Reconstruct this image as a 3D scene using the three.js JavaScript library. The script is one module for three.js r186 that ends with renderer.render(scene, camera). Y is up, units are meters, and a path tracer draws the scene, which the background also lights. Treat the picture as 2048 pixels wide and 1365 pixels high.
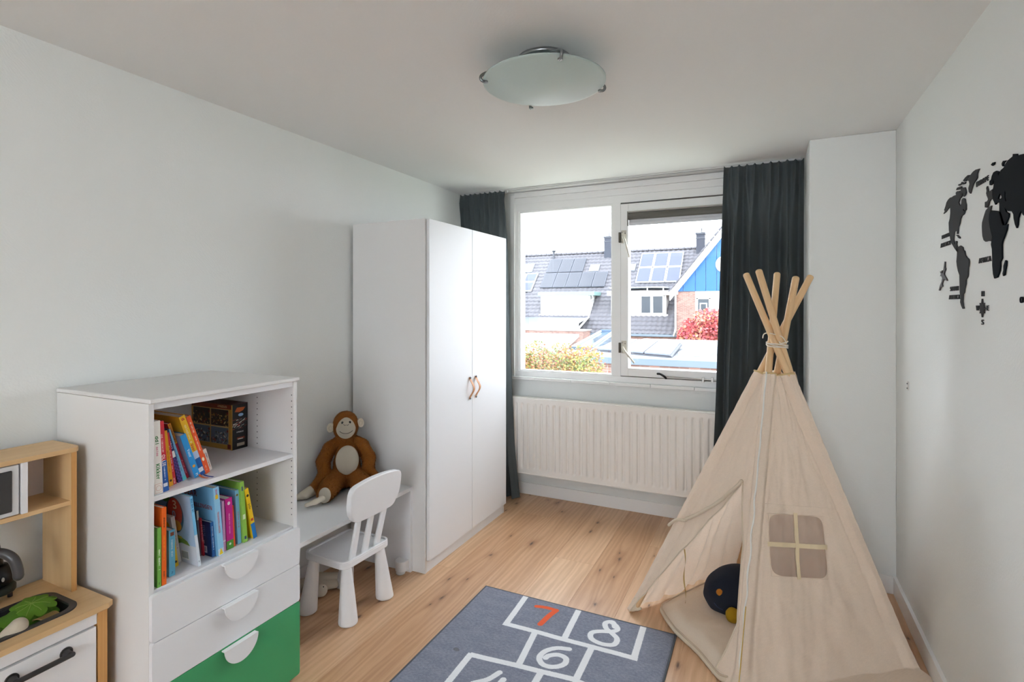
import * as THREE from 'three';
import { RoundedBoxGeometry } from 'three/addons/geometries/RoundedBoxGeometry.js';
import { mergeGeometries, mergeVertices } from 'three/addons/utils/BufferGeometryUtils.js';
import { MarchingCubes } from 'three/addons/objects/MarchingCubes.js';
import { MeshSurfaceSampler } from 'three/addons/math/MeshSurfaceSampler.js';
import { ImprovedNoise } from 'three/addons/math/ImprovedNoise.js';
import { FontLoader } from 'three/addons/loaders/FontLoader.js';
import { TextGeometry } from 'three/addons/geometries/TextGeometry.js';

// ---------- camera, sky, exposure ----------
const scene = new THREE.Scene();
const IMG_W = 2048, IMG_H = 1365, FOCAL = 1060;
const camera = new THREE.PerspectiveCamera(2 * Math.atan(IMG_H / 2 / FOCAL) * 180 / Math.PI, IMG_W / IMG_H, 0.05, 200);
camera.position.set(0, 1.512, 0);
camera.rotation.y = Math.atan(507 / FOCAL);
camera.setViewOffset(IMG_W, IMG_H, 0, 68.5, IMG_W, IMG_H);      // shifted lens: verticals stay vertical
scene.background = new THREE.Color(0.9, 0.96, 1.04);            // even overcast sky
scene.backgroundIntensity = 10;
const renderer = new THREE.WebGLRenderer({ antialias: true });
renderer.toneMapping = THREE.LinearToneMapping;
renderer.toneMappingExposure = 1.08;
renderer.shadowMap.enabled = true;

// ---------- helpers ----------
const PI = Math.PI, V = (x, y, z) => new THREE.Vector3(x, y, z), V2 = (x, y) => new THREE.Vector2(x, y);
const lerp = (a, b, t) => a + (b - a) * t, clamp = (x, a, b) => Math.min(b, Math.max(a, x)), sst = (a, b, x) => { const t = clamp((x - a) / (b - a), 0, 1); return t * t * (3 - 2 * t); };
let _s = 12345;
const rnd = (a = 1, b) => { _s = (_s * 1664525 + 1013904223) >>> 0; const r = _s / 4294967296; return b === undefined ? r * a : a + r * (b - a); };
const perlin = new ImprovedNoise(), n3 = (x, y, z) => perlin.noise(x, y, z);
const used = {};
function numbered(n) { const k = (used[n] = (used[n] ?? -1) + 1); return k ? n + '_' + String(k).padStart(3, '0') : n; }
function merge(list) {
  const gs = list.map((g) => {
    const t = g.index ? g.toNonIndexed() : g.clone();
    for (const k of Object.keys(t.attributes)) if (!['position', 'normal', 'uv'].includes(k)) t.deleteAttribute(k);
    if (!t.attributes.uv) t.setAttribute('uv', new THREE.Float32BufferAttribute(new Float32Array(t.attributes.position.count * 2), 2));
    t.clearGroups();
    return t;
  });
  return gs.length === 1 ? gs[0] : mergeGeometries(gs);
}
function mesh(name, geo, mat, parent) {
  const m = new THREE.Mesh(Array.isArray(geo) ? merge(geo) : geo, mat);
  m.name = numbered(name); m.castShadow = m.receiveShadow = true; parent.add(m); return m;
}
function tag(o, label, category, group) { o.userData.label = label; o.userData.category = category; if (group) o.userData.group = group; return o; }
function thing(name, label, category, pos = [0, 0, 0], turn = 0, group) {
  const o = new THREE.Group(); o.name = numbered(name); o.position.set(...pos); o.rotation.y = turn; scene.add(o);
  return tag(o, label, category, group);
}
function struct(name, geo, mat, parent = scene) { const m = mesh(name, geo, mat, parent); m.name = name; if (parent === scene) m.userData.kind = 'structure'; return m; }
function structGroup(name) { const g = new THREE.Group(); g.name = name; g.userData.kind = 'structure'; scene.add(g); return g; }
// box uv in metres, grain axis along v
function metricUV(g, grain = 'y', ou = 0, ov = 0) {
  const p = g.attributes.position, n = g.attributes.normal, uv = new Float32Array(p.count * 2), A = ['x', 'y', 'z'];
  for (let i = 0; i < p.count; i++) {
    const c = [p.getX(i), p.getY(i), p.getZ(i)], m = [Math.abs(n.getX(i)), Math.abs(n.getY(i)), Math.abs(n.getZ(i))];
    const k = m[0] > m[1] && m[0] > m[2] ? 0 : m[1] > m[2] ? 1 : 2, gi = A.indexOf(grain), o = [0, 1, 2].filter((a) => a !== k);
    let a, b; if (o.includes(gi)) { b = gi; a = o.find((q) => q !== gi); } else { a = o[0]; b = o[1]; }
    uv[2 * i] = c[a] + ou; uv[2 * i + 1] = c[b] + ov;
  }
  g.setAttribute('uv', new THREE.BufferAttribute(uv, 2)); return g;
}
// rounded box between two corners
function bx(x0, y0, z0, x1, y1, z1, r = 0.0015, grain = 'y') {
  const w = Math.abs(x1 - x0), h = Math.abs(y1 - y0), d = Math.abs(z1 - z0), rr = Math.min(r, w * 0.45, h * 0.45, d * 0.45);
  const g = (rr > 0 ? new RoundedBoxGeometry(w, h, d, rr > 0.006 ? 4 : 2, rr) : new THREE.BoxGeometry(w, h, d)).translate((x0 + x1) / 2, (y0 + y1) / 2, (z0 + z1) / 2);
  return metricUV(g, grain);
}
const cb = (cx, cy, cz, w, h, d, r, grain) => bx(cx - w / 2, cy - h / 2, cz - d / 2, cx + w / 2, cy + h / 2, cz + d / 2, r, grain);
function rod(p, q, r, r2 = r, seg = 16) {
  const d = q.clone().sub(p), L = d.length(), g = new THREE.CylinderGeometry(r2, r, L, seg, 1);
  g.applyQuaternion(new THREE.Quaternion().setFromUnitVectors(V(0, 1, 0), d.normalize())); return g.translate((p.x + q.x) / 2, (p.y + q.y) / 2, (p.z + q.z) / 2);
}
function tube(pts, r, seg = 40, rs = 8, closed = false) {
  const c = new THREE.CatmullRomCurve3(pts.map((p) => (p.isVector3 ? p : V(...p))), closed), list = [new THREE.TubeGeometry(c, seg, r, rs, closed)];
  if (!closed) for (const e of [pts[0], pts[pts.length - 1]]) { const p = e.isVector3 ? e : V(...e); list.push(new THREE.SphereGeometry(r, rs, 6).translate(p.x, p.y, p.z)); }
  return merge(list);
}
const lathe = (pts, seg = 32) => new THREE.LatheGeometry(pts.map((p) => V2(...p)), seg);
// grid surface from a function f(u,v) -> Vector3
function patch(f, nu, nv) {
  const pos = [], uv = [], idx = [];
  for (let j = 0; j <= nv; j++) for (let i = 0; i <= nu; i++) { const p = f(i / nu, j / nv); pos.push(p.x, p.y, p.z); uv.push(i / nu, j / nv); }
  for (let j = 0; j < nv; j++) for (let i = 0; i < nu; i++) { const a = j * (nu + 1) + i, b = a + 1, c = a + nu + 1, d = c + 1; idx.push(a, b, d, a, d, c); }
  const g = new THREE.BufferGeometry();
  g.setAttribute('position', new THREE.Float32BufferAttribute(pos, 3)); g.setAttribute('uv', new THREE.Float32BufferAttribute(uv, 2)); g.setIndex(idx); g.computeVertexNormals(); return g;
}
function smoothJoin(list) { // join patches whose borders coincide, and shade them as one surface
  let g = mergeGeometries(list.map((q) => { const t = q.clone(); t.deleteAttribute('normal'); t.deleteAttribute('uv'); return t; }));
  g = mergeVertices(g, 1e-4); g.computeVertexNormals();
  const p = g.attributes.position, uv = new Float32Array(p.count * 2);
  for (let i = 0; i < p.count; i++) { uv[2 * i] = p.getX(i) + p.getZ(i) * 0.7; uv[2 * i + 1] = p.getY(i); }
  g.setAttribute('uv', new THREE.BufferAttribute(uv, 2)); return g;
}
function extr(pts, depth, bevel = 0, opt = {}) {
  const s = pts instanceof THREE.Shape ? pts : new THREE.Shape(pts.map((p) => (p.isVector2 ? p : V2(...p))));
  return new THREE.ExtrudeGeometry(s, { depth, bevelEnabled: bevel > 0, bevelSize: bevel, bevelThickness: bevel, bevelSegments: 2, curveSegments: 12, ...opt });
}
function roundShape(w, h, r) { // centred rounded rectangle
  const s = new THREE.Shape(), x = -w / 2, y = -h / 2;
  s.moveTo(x + r, y); s.lineTo(x + w - r, y); s.absarc(x + w - r, y + r, r, -PI / 2, 0); s.lineTo(x + w, y + h - r); s.absarc(x + w - r, y + h - r, r, 0, PI / 2);
  s.lineTo(x + r, y + h); s.absarc(x + r, y + h - r, r, PI / 2, PI); s.lineTo(x, y + r); s.absarc(x + r, y + r, r, PI, PI * 1.5); return s;
}
// body from tapered bones joined by a smooth minimum; bones: [a, b, ra, rb]
function blobBody(bones, lo, hi, cell, k = 0.02, extra = null) {
  const size = Math.max(hi[0] - lo[0], hi[1] - lo[1], hi[2] - lo[2]), N = Math.ceil(size / cell) + 2;
  const mc = new MarchingCubes(N, new THREE.MeshBasicMaterial(), false, false, 400000);
  mc.isolation = 0;
  const c = [(lo[0] + hi[0]) / 2, (lo[1] + hi[1]) / 2, (lo[2] + hi[2]) / 2], half = size / 2, B = bones.map(([a, b, ra, rb]) => { const d = [b[0] - a[0], b[1] - a[1], b[2] - a[2]]; return { a, d, L: d[0] ** 2 + d[1] ** 2 + d[2] ** 2 || 1e-9, ra, rb }; });
  for (let z = 0; z < N; z++) for (let y = 0; y < N; y++) for (let x = 0; x < N; x++) {
    const p = [((x - N / 2) / (N / 2)) * half + c[0], ((y - N / 2) / (N / 2)) * half + c[1], ((z - N / 2) / (N / 2)) * half + c[2]];
    let s = 0;
    for (const q of B) {
      const t = clamp(((p[0] - q.a[0]) * q.d[0] + (p[1] - q.a[1]) * q.d[1] + (p[2] - q.a[2]) * q.d[2]) / q.L, 0, 1);
      const dd = Math.hypot(p[0] - q.a[0] - q.d[0] * t, p[1] - q.a[1] - q.d[1] * t, p[2] - q.a[2] - q.d[2] * t) - lerp(q.ra, q.rb, t);
      s += Math.exp(-dd / k);
    }
    let dist = s > 0 ? -k * Math.log(s) : 1;
    if (extra) dist += extra(p);
    mc.field[z * N * N + y * N + x] = -clamp(dist, -1, 1);
  }
  mc.update();
  const n = mc.count, pos = new Float32Array(mc.positionArray.slice(0, n * 3));
  for (let i = 0; i < n; i++) for (let a = 0; a < 3; a++) pos[3 * i + a] = pos[3 * i + a] * half + c[a];
  let g = new THREE.BufferGeometry(); g.setAttribute('position', new THREE.BufferAttribute(pos, 3));
  g = mergeVertices(g, 1e-5); g.computeVertexNormals();
  g.setAttribute('uv', new THREE.BufferAttribute(new Float32Array(g.attributes.position.count * 2), 2));
  return g;
}
// ---------- textures ----------
function dataTex(w, h, f, srgb = true, rx = 1, ry = 1) { // f(x,y) -> [r,g,b] 0..255
  const d = new Uint8Array(w * h * 4);
  for (let y = 0; y < h; y++) for (let x = 0; x < w; x++) { const c = f(x, y), i = (y * w + x) * 4; d[i] = clamp(c[0], 0, 255); d[i + 1] = clamp(c[1], 0, 255); d[i + 2] = clamp(c[2], 0, 255); d[i + 3] = 255; }
  const t = new THREE.DataTexture(d, w, h); t.magFilter = THREE.LinearFilter; t.wrapS = t.wrapT = THREE.RepeatWrapping; t.repeat.set(rx, ry);
  if (srgb) t.colorSpace = THREE.SRGBColorSpace; t.needsUpdate = true; return t;
}
const grey = (v) => [v, v, v];
function canvasTex(w, h, draw, srgb = true) {
  const c = document.createElement('canvas'); c.width = w; c.height = h; const g = c.getContext('2d'); draw(g, w, h);
  const t = new THREE.CanvasTexture(c); t.wrapS = t.wrapT = THREE.RepeatWrapping; if (srgb) t.colorSpace = THREE.SRGBColorSpace; return t;
}
const fbm = (x, y, z, o = 4) => { let s = 0, a = 0.5; for (let i = 0; i < o; i++) { s += a * n3(x, y, z + i * 7.3); x *= 2; y *= 2; a *= 0.5; } return s; };
// oak board: across 0..w metres, along 0..L metres
function oakTex(seed, W, H, w, L, base, dark, knots, streak = 1) {
  const K = []; const sv = _s; _s = seed * 7919 + 3; for (let i = 0; i < knots; i++) K.push([rnd(0.03, w - 0.03), rnd(0.1, L - 0.1), rnd(0.006, 0.016), rnd(1.6, 3.2)]);
  const t = dataTex(W, H, (px, py) => {
    const x = (px / W) * w, y = (py / H) * L; let warp = fbm(x * 9, y * 1.6, seed) * 0.03, k = 0, dk = 0;
    for (const [kx, ky, kr, e] of K) { const dx = x - kx, dy = (y - ky) / e, d2 = Math.hypot(dx, dy); warp += Math.sign(dx || 1) * kr * 0.9 * Math.exp(-((d2 / (kr * 3.2)) ** 2)); const irr = 1 + 0.5 * n3(dx * 120, dy * 120, seed); k += Math.exp(-((d2 / (kr * 0.5 * irr)) ** 2)); dk += Math.exp(-((d2 / (kr * 2.2)) ** 2)); }
    const xx = x + warp, ring = 0.5 + 0.5 * Math.sin(xx * 210 + fbm(xx * 14, y * 0.9, seed + 9) * 9), pore = Math.max(0, n3(xx * 900, y * 14, seed + 2)) * 0.55 + Math.max(0, n3(xx * 420, y * 5, seed + 4)) * 0.4;
    let m = 0.3 * ring * streak + 0.5 * pore * streak + 0.55 * fbm(xx * 16, y * 1.2, seed + 5) + 0.4 * fbm(x * 3, y * 0.7, seed + 11);
    m = clamp(m * 0.75 + dk * 0.35, -0.4, 1); const kk = clamp(k * 0.85, 0, 0.9);
    return [0, 1, 2].map((c) => lerp(lerp(base[c], dark[c], m), [72, 50, 36][c], kk));
  });
  _s = sv; return t;
}
const weaveBump = (sz, a) => dataTex(sz, sz, (x, y) => grey(128 + a * (Math.sin((x / sz) * PI * 2 * 32) * (Math.floor((y / sz) * 32) % 2 ? 1 : -1) * 0.6 + n3(x * 0.37, y * 0.37, 3) * 0.8 + n3(x * 0.05, y * 0.05, 8) * 0.5)), false);
const T = {};
T.plaster = dataTex(512, 512, (x, y) => { const u = (x / 512) * 2 * PI, v = (y / 512) * 2 * PI, a = Math.cos(u), b = Math.sin(u), c = Math.cos(v), d = Math.sin(v); return grey(128 + 60 * (n3(a * 14, b * 14 + c * 14, d * 14) + 0.6 * n3(a * 30, b * 30 + c * 30, d * 30))); }, false);
T.weave = weaveBump(256, 70);
T.linen = dataTex(256, 256, (x, y) => { const s = 246 + 8 * n3(x * 0.9, y * 0.05, 1) + 8 * n3(x * 0.05, y * 0.9, 5) + 2 * n3(x * 0.02, y * 0.02, 2); return grey(s); });
// ---------- materials ----------
const std = (color, rough = 0.5, o = {}) => new THREE.MeshStandardMaterial({ color, roughness: rough, ...o });
const phy = (color, rough = 0.5, o = {}) => new THREE.MeshPhysicalMaterial({ color, roughness: rough, ...o });
function rep(t, x, y) { const c = t.clone(); c.repeat.set(x, y); c.needsUpdate = true; return c; }
const M = {};
M.wall = std('#ebedea', 0.9, { bumpMap: rep(T.plaster, 1.6, 1.6), bumpScale: 0.0007 });
M.ceiling = std('#ebebe9', 0.95, { bumpMap: rep(T.plaster, 1.2, 1.2), bumpScale: 0.0005 });
M.whitePaint = phy('#f7f7f5', 0.35, { clearcoat: 0.15, clearcoatRoughness: 0.3 });
M.foil = phy('#eeeff1', 0.42);
M.foilSide = phy('#e9e8e6', 0.5);
M.whitePlastic = phy('#f2f2f3', 0.38);
M.radiator = phy('#f6f2ec', 0.35);
M.green = phy('#44a56c', 0.42);
M.steel = std('#b9b9b6', 0.3, { metalness: 1 });
M.darkSteel = std('#6e7275', 0.35, { metalness: 1 });
M.black = std('#0d0e11', 0.45);
M.darkGrey = std('#3b3b3b', 0.45);
M.curtain = phy('#525a5c', 0.95, { bumpMap: rep(T.weave, 12, 12), bumpScale: 0.0006, sheen: 0.25, sheenRoughness: 0.6, sheenColor: new THREE.Color('#8a9698'), side: THREE.DoubleSide });
M.canvas = phy('#f8e4cf', 0.95, { map: rep(T.linen, 9, 9), bumpMap: rep(T.weave, 14, 14), bumpScale: 0.00025, transmission: 0.08, thickness: 0, side: THREE.DoubleSide });
M.canvasGlow = phy('#f8e4cf', 0.95, { map: rep(T.linen, 9, 9), transmission: 0.62, thickness: 0, side: THREE.DoubleSide });  // same cloth as canvas, transmission raised so the tent inside glows
M.canvasThick = phy('#ecdcc4', 0.95, { map: rep(T.linen, 5, 5), bumpMap: rep(T.weave, 9, 9), bumpScale: 0.0005, side: THREE.DoubleSide });
M.cord = std('#f0e8da', 0.9);
M.glass = phy('#ffffff', 0.0, { transmission: 1, thickness: 0, ior: 1.5 });
T.birch = oakTex(31, 256, 1024, 0.5, 2, [226, 190, 140], [196, 152, 100], 0, 0.35);
T.pole = oakTex(37, 128, 1024, 0.12, 2, [232, 196, 150], [205, 160, 110], 3, 0.4);
M.birch = phy('#ffffff', 0.5, { map: rep(T.birch, 2, 0.5) });
M.plyEdge = phy('#f2d9b4', 0.55, { map: rep(T.birch, 30, 1) });
M.pole = phy('#ffffff', 0.6, { map: rep(T.pole, 1, 0.5) });
// ================= the room =================
const XL = -2.285, XR = 0.622, ZB = -3.925, ZF = 2.6, H = 2.445;
const WX0 = -1.885, WX1 = 0.06, WY0 = 0.948, WY1 = 2.42;          // window opening in the back wall
struct('wall_left', bx(XL - 0.12, -0.02, ZB - 0.3, XL, H + 0.02, ZF + 0.2, 0), M.wall);
struct('wall_right', bx(XR, -0.02, ZB - 0.3, XR + 0.12, H + 0.02, ZF + 0.2, 0), M.wall);
struct('wall_back', [
  bx(XL, 0, ZB - 0.22, XR, WY0, ZB, 0), bx(XL, WY1, ZB - 0.22, XR, H, ZB, 0),
  bx(XL, WY0, ZB - 0.22, WX0, WY1, ZB, 0), bx(WX1, WY0, ZB - 0.22, XR, WY1, ZB, 0)], M.wall);
struct('wall_column', bx(0.222, 0, ZB, XR, H, -3.39, 0.004), M.wall);
// rear wall behind the camera; its unseen window is added to light camera-facing sides
const RX0 = -0.78, RX1 = 0.58, RY0 = 0.6, RY1 = 2.38;
struct('wall_front', [
  bx(XL, 0, ZF, XR, RY0, ZF + 0.2, 0), bx(XL, RY1, ZF, XR, H, ZF + 0.2, 0), bx(XL, RY0, ZF, RX0, RY1, ZF + 0.2, 0), bx(RX1, RY0, ZF, XR, RY1, ZF + 0.2, 0)], M.wall);
{
  const w = structGroup('added_window_2'), f = (x0, y0, x1, y1) => bx(x0, y0, ZF + 0.06, x1, y1, ZF + 0.14);
  mesh('window_frame', [f(RX0, RY0, RX1, RY0 + 0.06), f(RX0, RY1 - 0.06, RX1, RY1), f(RX0, RY0, RX0 + 0.06, RY1), f(RX1 - 0.06, RY0, RX1, RY1), f(-0.13, RY0, -0.07, RY1)], M.whitePaint, w);
  for (const [x0, x1] of [[RX0 + 0.05, -0.12], [-0.08, RX1 - 0.05]]) mesh('pane', bx(x0, RY0 + 0.05, ZF + 0.1, x1, RY1 - 0.05, ZF + 0.101, 0), M.glass, w);
}
struct('ceiling', bx(XL - 0.12, H, ZB - 0.3, XR + 0.12, H + 0.15, ZF + 0.2, 0), M.ceiling);

// ---- oak floor: boards 242 mm wide, laid towards the window, each a part ----
{
  const fl = structGroup('floor'), W = 0.2425, L = 2.05;
  mesh('subfloor', bx(XL - 0.1, -0.2, ZB - 0.2, XR + 0.1, -0.013, ZF + 0.2, 0), std('#3a2c20', 0.9), fl);
  const base = [[216, 176, 139], [209, 167, 129], [221, 183, 146], [205, 162, 124]], dark = [[164, 119, 82], [156, 112, 77], [170, 125, 88], [151, 108, 73]];
  const mats = base.map((b, i) => { const t = oakTex(i + 1, 256, 1536, W, L, b, dark[i], 6); t.repeat.set(1 / W, 1 / L); const bump = oakTex(i + 1, 256, 1024, W, L, [150, 150, 150], [95, 95, 95], 6, 1.2); bump.colorSpace = THREE.NoColorSpace; bump.repeat.set(1 / W, 1 / L); return phy('#ffffff', 0.32, { map: t, bumpMap: bump, bumpScale: 0.0004, specularIntensity: 0.9 }); });
  const starts = [0.2, 1.35, 0.75, 1.7, 0.45, 1.15, 0.05, 1.55, 0.9, 0.35, 1.25, 0.6, 1.8];
  for (let k = 0, x = -0.662 - W * 7; x < XR; x += W, k++) {
    const x0 = Math.max(x, XL), x1 = Math.min(x + W, XR); if (x1 - x0 < 0.01) continue;
    for (let z = ZB - starts[k % 13] * 0.98, j = 0; z < ZF; z += L, j++) {
      const z0 = Math.max(z, ZB), z1 = Math.min(z + L, ZF); if (z1 - z0 < 0.02) continue;
      const g = bx(x0 + 0.0002, -0.013, z0 + 0.0002, x1 - 0.0002, 0, z1 - 0.0002, 0.0011, 'z'), uv = g.attributes.uv;
      for (let i = 0; i < uv.count; i++) uv.setXY(i, uv.getX(i) - x, (uv.getY(i) - z) * (k % 2 ? -1 : 1) + (k % 2 ? L : 0));
      mesh('plank', g, mats[(k * 3 + j * 2 + (k >> 2)) % 4], fl);
    }
  }
}
// ---- skirting ----
function skirt(name, x0, z0, x1, z1) { struct(name, bx(x0, 0, z0, x1, 0.092, z1, 0.002), M.whitePaint); }
skirt('baseboard_back', XL, ZB, 0.222, ZB + 0.014);
skirt('baseboard_right', XR - 0.016, -3.39, XR, ZF);
skirt('baseboard_column', 0.222, -3.39, XR - 0.016, -3.375);
skirt('baseboard_left', XL, ZB, XL + 0.012, ZF);
// ---- wooden window: fixed light left, top-hung casement right ----
{
  const w = structGroup('window_1'), zf = ZB + 0.003, m = M.whitePaint;
  mesh('window_frame', [
    bx(WX0, WY0, ZB - 0.14, WX0 + 0.036, WY1, zf + 0.012), bx(WX1 - 0.04, WY0, ZB - 0.14, WX1, WY1, zf + 0.012), bx(WX0 + 0.036, WY1 - 0.022, ZB - 0.14, WX1 - 0.04, WY1 + 0.02, zf + 0.014),
    bx(WX0 + 0.036, 2.348, ZB - 0.13, WX1 - 0.04, WY1 - 0.022, ZB - 0.002), bx(WX0 + 0.036, 2.29, ZB - 0.13, WX1 - 0.04, 2.348, ZB - 0.006),
    bx(WX0 + 0.036, WY0, ZB - 0.13, WX1 - 0.04, 0.991, ZB - 0.004), bx(WX0 + 0.036, 0.991, ZB - 0.13, -1.818, 2.29, ZB - 0.0055), bx(-1.044, 0.991, ZB - 0.13, -0.978, 2.29, ZB - 0.0045), bx(-0.022, 0.991, ZB - 0.13, WX1 - 0.04, 2.29, ZB - 0.005)], m, w);
  mesh('glazing_bead', [bx(-1.818, 2.277, ZB - 0.06, -1.044, 2.29, ZB - 0.014), bx(-1.818, 0.991, ZB - 0.06, -1.044, 1.001, ZB - 0.012), bx(-1.818, 1.001, ZB - 0.06, -1.806, 2.277, ZB - 0.013), bx(-1.0525, 1.001, ZB - 0.06, -1.044, 2.277, ZB - 0.013)], m, w);
  mesh('pane', bx(-1.815, 0.99, ZB - 0.045, -1.045, 2.285, ZB - 0.044, 0), M.glass, w);
  const s = mesh('casement', [bx(-0.974, 0.998, ZB - 0.075, -0.918, 2.277, ZB + 0.012, 0.003), bx(-0.08, 0.998, ZB - 0.075, -0.026, 2.277, ZB + 0.012, 0.003), bx(-0.918, 2.222, ZB - 0.075, -0.08, 2.277, ZB + 0.0118, 0.003), bx(-0.918, 0.998, ZB - 0.075, -0.08, 1.058, ZB + 0.0118, 0.003)], m, w);
  mesh('pane', bx(-0.925, 1.05, ZB - 0.03, -0.07, 2.23, ZB - 0.029, 0), M.glass, s);
  mesh('rubber_seal', [bx(-0.978, 0.993, ZB - 0.1, -0.9745, 2.282, ZB - 0.0035, 0), bx(-0.978, 2.2775, ZB - 0.1, -0.022, 2.283, ZB - 0.0035, 0), bx(-0.978, 0.993, ZB - 0.1, -0.022, 0.9975, ZB - 0.0035, 0)], std('#4b4a44', 0.8), s);
  for (const [hy, tip] of [[2.03, [0.048, -0.15]], [1.21, [0.082, -0.105]]]) { // casement handles
    const h = mesh('window_handle', [bx(-0.968, hy - 0.045, ZB + 0.012, -0.93, hy + 0.05, ZB + 0.016, 0.002), tube([[-0.952, hy, ZB + 0.016], [-0.95, hy, ZB + 0.04], [-0.938, hy - 0.02, ZB + 0.046], [-0.95 + tip[0], hy + tip[1], ZB + 0.05]], 0.0075, 24, 10)], std('#d9d4c6', 0.4, { metalness: 0.35 }), s);
    mesh('latch', bx(-0.986, hy - 0.04, ZB + 0.004, -0.97, hy + 0.035, ZB + 0.03, 0.002), std('#5c574d', 0.45, { metalness: 0.6 }), h);
    mesh('screw', [0.035, 0.028, -0.035].map((d, i) => new THREE.SphereGeometry(0.0035, 8, 6).translate(-0.962 + (i % 2) * 0.022, hy + d, ZB + 0.016)), M.darkSteel, h);
  }
  // casement stay on the bottom rail
  mesh('window_stay', [tube([[-0.66, 1.012, ZB + 0.02], [-0.4, 1.006, ZB + 0.022], [-0.2, 1.0, ZB + 0.02]], 0.005, 20, 8), bx(-0.4, 0.985, ZB + 0.01, -0.385, 1.02, ZB + 0.03, 0.002), bx(-0.34, 0.988, ZB + 0.01, -0.325, 1.022, ZB + 0.03, 0.002)], M.steel, s);
  mesh('stay_grip', tube([[-0.645, 1.0, ZB + 0.022], [-0.655, 1.012, ZB + 0.028], [-0.685, 1.03, ZB + 0.034], [-0.7, 1.03, ZB + 0.034]], 0.008, 16, 8), M.black, s);
}
// tiled sill: separate white tiles with open joints
{
  const s = structGroup('trim_1');
  const xs = [-1.97, -1.664, -1.359, -1.056, -0.752, -0.449, -0.146, 0.06];
  for (let i = 0; i < xs.length - 1; i++) mesh('tile', bx(xs[i] + 0.001, 0.924, ZB - 0.001, xs[i + 1] - 0.001, 0.947, ZB + 0.03 + (i % 2) * 0.0015, 0.003), phy('#f4f4f2', 0.2), s);
}
// ---- curtain rail, curtains ----
{
  const r = thing('curtain_rail', 'slim white curtain rail fixed along the ceiling above the window', 'curtain rail', [0, 0, 0]);
  mesh('rail', [bx(-2.25, H - 0.011, -3.79, 0.2, H - 0.0005, -3.768, 0.001)], phy('#d8d8d6', 0.4), r);
  mesh('track_slot', bx(-2.25, H - 0.0125, -3.781, 0.2, H - 0.0105, -3.777, 0), std('#77787a', 0.6), r);
}
// pinch-pleated cloth: top follows the rail, folds open downwards
function curtain(name, label, xTop, xBot, yBot, pleats, folds, z0, amp, seed, flare = 1.2) {
  const c = thing(name, label, 'curtain', [0, 0, 0], 0, 'dark curtains at the window');
  const top = H - 0.016;
  const f = (u, v) => { // v 0 bottom .. 1 top; stitched pleats at the head open into broad folds
    const y = lerp(yBot, top, v), d = top - y, open = sst(0.07, 0.55, d), low = sst(0.3, 1.7, d);
    const pp = u * pleats, pin = Math.exp(-(((pp - Math.round(pp)) / 0.17) ** 2)), head = 1 - sst(0.06, 0.2, d);
    const s = u * folds + 0.22 * n3(u * folds * 0.8, seed, 0.5) + 0.1 * low * n3(u * 4, y * 0.9, seed + 2), wave = Math.sin(s * 2 * PI + seed) + 0.28 * Math.sin(s * 4 * PI + 2 * seed + y * 0.4);
    const small = Math.cos(pp * 2 * PI) * 0.014 * (1 - open) * sst(0, 0.08, d);
    const x = lerp(lerp(xTop[0], xTop[1], u), lerp(xBot[0], xBot[1], u), Math.pow(1 - v, flare)) + 0.3 * amp * Math.cos(s * 2 * PI + seed) * open * Math.sin(PI * u) + 0.008 * n3(u * 7, y * 1.3, seed + 7) * low;
    return V(x, y - 0.009 * (1 - pin) * (1 - sst(0, 0.06, d)), z0 + amp * wave * (0.12 + 0.88 * open) + small + 0.014 * pin * head + 0.005 * n3(u * 14, y * 2, seed));
  };
  const g = patch(f, pleats * 26, 100); const p = g.attributes.uv; for (let i = 0; i < p.count; i++) p.setXY(i, p.getX(i) * pleats * 0.16, p.getY(i) * 2.4);
  mesh('cloth', g, M.curtain, c);
  const hem = patch((u, v) => f(u, v * 0.012).add(V(0, 0, 0.002)), pleats * 26, 3); mesh('hem', hem, M.curtain, c);
  const hooks = []; for (let i = 0; i <= pleats; i++) { const q = f(i / pleats, 1); hooks.push(rod(V(q.x, top - 0.01, -3.777), V(q.x, H - 0.011, -3.777), 0.003, 0.003, 6)); }
  mesh('curtain_hook', hooks, M.whitePlastic, c).userData.kind = 'stuff';
  return c;
}
curtain('curtain', 'dark grey pleated curtain hanging right of the window behind the tent poles', [-0.245, 0.214], [-0.325, 0.212], 0.03, 10, 4.5, -3.73, 0.052, 3, 1.0);
curtain('curtain', 'dark grey pleated curtain left of the window, mostly hidden behind the wardrobe', [-2.255, -1.845], [-2.1, -1.735], 0.02, 9, 5, -3.742, 0.032, 11, 2.4);
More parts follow.
